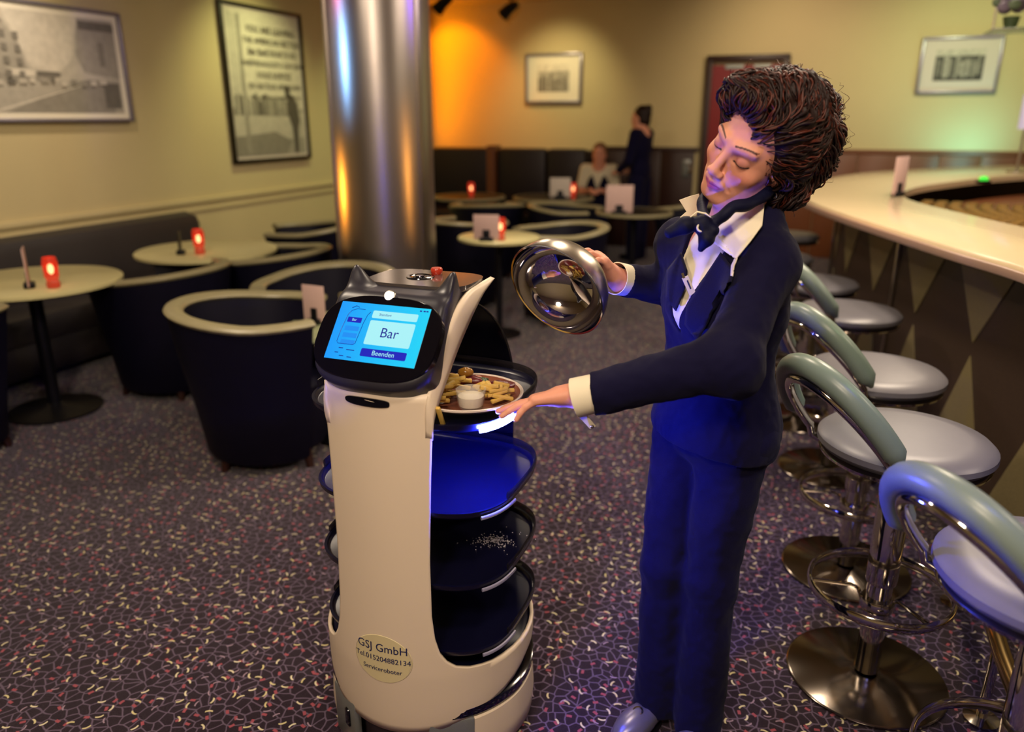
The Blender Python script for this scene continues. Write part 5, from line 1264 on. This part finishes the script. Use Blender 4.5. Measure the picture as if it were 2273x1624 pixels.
# loose flyaway curls at the outline
NF = 150; c0 = HV[RNG.choice(len(HV), 4000)]; gr = fh2.grad(c0); c0 = c0[(gr @ (-HF) > .1) | (gr[:, 2] > .4)][:NF]; NF = len(c0); gr = fh2.grad(c0); tt = np.linspace(0, 1, 18)
a1 = np.cross(gr, RNG.normal(size=(NF, 3))); a1 /= np.linalg.norm(a1, axis=1, keepdims=True); Lf = RNG.uniform(.02, .05, NF); tw = RNG.uniform(2, 5, NF)
path2 = c0[:, None] + gr[:, None] * (Lf[:, None] * .42 * np.sin(tt[None] * math.pi * .9))[..., None] + a1[:, None] * (Lf[:, None] * tt[None])[..., None] + gr[:, None] * (.004 * np.sin(tw[:, None] * tt[None] * 3))[..., None]
o = locks('stray_hair', path2, RNG.uniform(.0003, .0007, NF), M['hair2'], 4); o['kind'] = 'stuff'

# ------------------------------------------------------------------ two people at the back
def far_person(name, base, label, seated, face_dir, shirt, vest, hairc, bun=False, height=1.68):
    rt = empty(name, base, 0, label, 'person'); B = np.array(base, float); fd_ = np.array([*face_dir, 0.]); fd_ /= np.linalg.norm(fd_); sd = np.cross([0, 0, 1.], fd_); up_ = np.array([0, 0, 1.])
    top = 1.28 if seated else height; hc_ = np.array([0, 0, top - .125]) + fd_ * .02
    Mx = np.array([np.cross(fd_, up_), fd_, up_]).T; hw = lambda p: hc_ + Mx @ np.array(p, float)
    f_ = Field(); head_field(f_, hw, Mx, 1.0); sh_z = top - .30
    f_.cone(hw((0, -.02, -.06)), (0, 0, sh_z + .03), .05, .055, .03); f_.cone(sd * .15 + up_ * sh_z, -sd * .15 + up_ * sh_z, .045, .045, .04)
    el = [sd * .21 * s + up_ * (sh_z - .27) + fd_ * .04 for s in (1, -1)]
    wr = [(sd * .05 * s + fd_ * .26 + up_ * .76) if seated else (sd * .16 * s + up_ * (sh_z - .40) + fd_ * .20) for s in (1, -1)]
    for s, e_, w__ in zip((1, -1), el, wr):
        f_.cone(sd * .17 * s + up_ * sh_z, e_, .042, .036, .03); f_.cone(e_, w__, .036, .024, .02)
        hd_ = fd_ * (.6 if seated else .5) - sd * s * .5 - up_ * .1
        hand(f_, w__, hd_, up_, -sd * s if seated else up_, ((.2, .3, .2),) * 4, (.06, .068, .064, .05), (.06, 0, -.05, -.1), ((.02, .02, -.004), (.04, .036, -.01), (.06, .04, -.02), (.075, .036, -.03)), .9)
    f_.cone((0, 0, sh_z), (0, 0, sh_z - .35), .09, .09, .05)
    if seated:
        for s in (1, -1): f_.cone(sd * .09 * s + up_ * .50, sd * .10 * s + fd_ * .38 + up_ * .50, .065, .05, .03); f_.cone(sd * .10 * s + fd_ * .38 + up_ * .50, sd * .10 * s + fd_ * .40 + up_ * .04, .05, .035, .03)
    else:
        for s in (1, -1): f_.cone(sd * .09 * s + up_ * .85, sd * .09 * s + up_ * .04, .07, .035, .03)
    V, F = f_.mesh(.006); make('body', V, F, M['skin'], rt, ang=180, cols=np.tile(SK, (len(V), 1)))
    f2 = Field(); f2.ell((0, 0, sh_z - .13), (.175, .11, .19), .03, 'u', np.array([sd, fd_, up_]).T); f2.cone(sd * .15 + up_ * (sh_z + .005), -sd * .15 + up_ * (sh_z + .005), .055, .055, .04)
    f2.ell((0, 0, sh_z - .38), (.155, .11, .20), .04, 'u', np.array([sd, fd_, up_]).T)
    for s, e_, w__ in zip((1, -1), el, wr):
        f2.cone(sd * .17 * s + up_ * sh_z, e_ if not seated else sd * .20 * s + up_ * (sh_z - .17) + fd_ * .02, .060, .056, .03)
        if not seated: f2.cone(e_, w__ * .8 + e_ * .2, .05, .04, .02)
    V, F = f2.mesh(.008); make('shirt' if seated else 'jacket', V, F, shirt, rt, ang=180)
    if vest is not None:
        f3 = Field(); f3.ell((0, .0, sh_z - .18), (.150, .150, .19), .03, 'u', np.array([sd, fd_, up_]).T); f3.ell((0, 0, sh_z - .38), (.165, .145, .20), .04, 'u', np.array([sd, fd_, up_]).T)
        f3.custom(lambda p: np.maximum(np.abs(p @ sd) - .075 * np.clip((p[..., 2] - (sh_z - .24)) / .22, 0, 1), .02 - p @ fd_), (-1, -1, -1), (1, 1, 3), .004, 's'); V, F = f3.mesh(.008); make('vest', V, F, vest, rt, ang=180)
    f4 = Field()
    if seated:
        for s in (1, -1): f4.cone(sd * .09 * s + up_ * .50, sd * .10 * s + fd_ * .38 + up_ * .50, .085, .065, .03); f4.cone(sd * .10 * s + fd_ * .38 + up_ * .50, sd * .10 * s + fd_ * .40 + up_ * .08, .065, .06, .03)
    else:
        for s in (1, -1): f4.cone(sd * .085 * s + up_ * .88, sd * .09 * s + up_ * .06, .10, .075, .04)
    V, F = f4.mesh(.009); make('trousers', V, F, M['fabric'], rt, ang=180)
    f5 = Field(); f5.ell(hw((0, -.022, .045)), (.083, .098, .086), .01, 'u', Mx); f5.ell(hw((0, -.04, -.02)), (.078, .07, .07), .02, 'u', Mx); f5.ell(hw((0, .10, -.03)), (.07, .075, .095), .01, 's', Mx)
    if bun: f5.ell(hw((0, -.085, .095)), (.04, .04, .04), .01); f5.cone(hw((0, -.09, -.04)), hw((0, -.075, -.13)), .022, .012, .02)
    V, F = f5.mesh(.006); make('hair', V, F, hairc, rt, ang=180)
    for s in (1, -1):
        c = (sd * .10 * s + fd_ * .44) if seated else (sd * .09 * s + fd_ * .05); g = G(); g.ball((0, 0, 0), (.05, .12, .04), 16, 8); a_ = math.atan2(fd_[1], fd_[0]) - math.pi / 2
        V = [(v[0] * math.cos(a_) - v[1] * math.sin(a_) + c[0], v[0] * math.sin(a_) + v[1] * math.cos(a_) + c[1], v[2] + .042) for v in g.V]; make('shoe', V, g.F, M['blackmetal'], rt)
far_person('person', (1.02, 9.22, 0), 'seated person in white short-sleeved shirt and dark vest', True, (-.25, -.97), M['shirt'], M['fabric'], mat('sandy_hair', '7a5236', .6, var=.3))
far_person('person', (1.42, 8.75, 0), 'person with dark pinned-up hair in dark jacket, standing at the back', False, (-.82, .57), M['fabric'], None, M['hair'], bun=True, height=1.68)
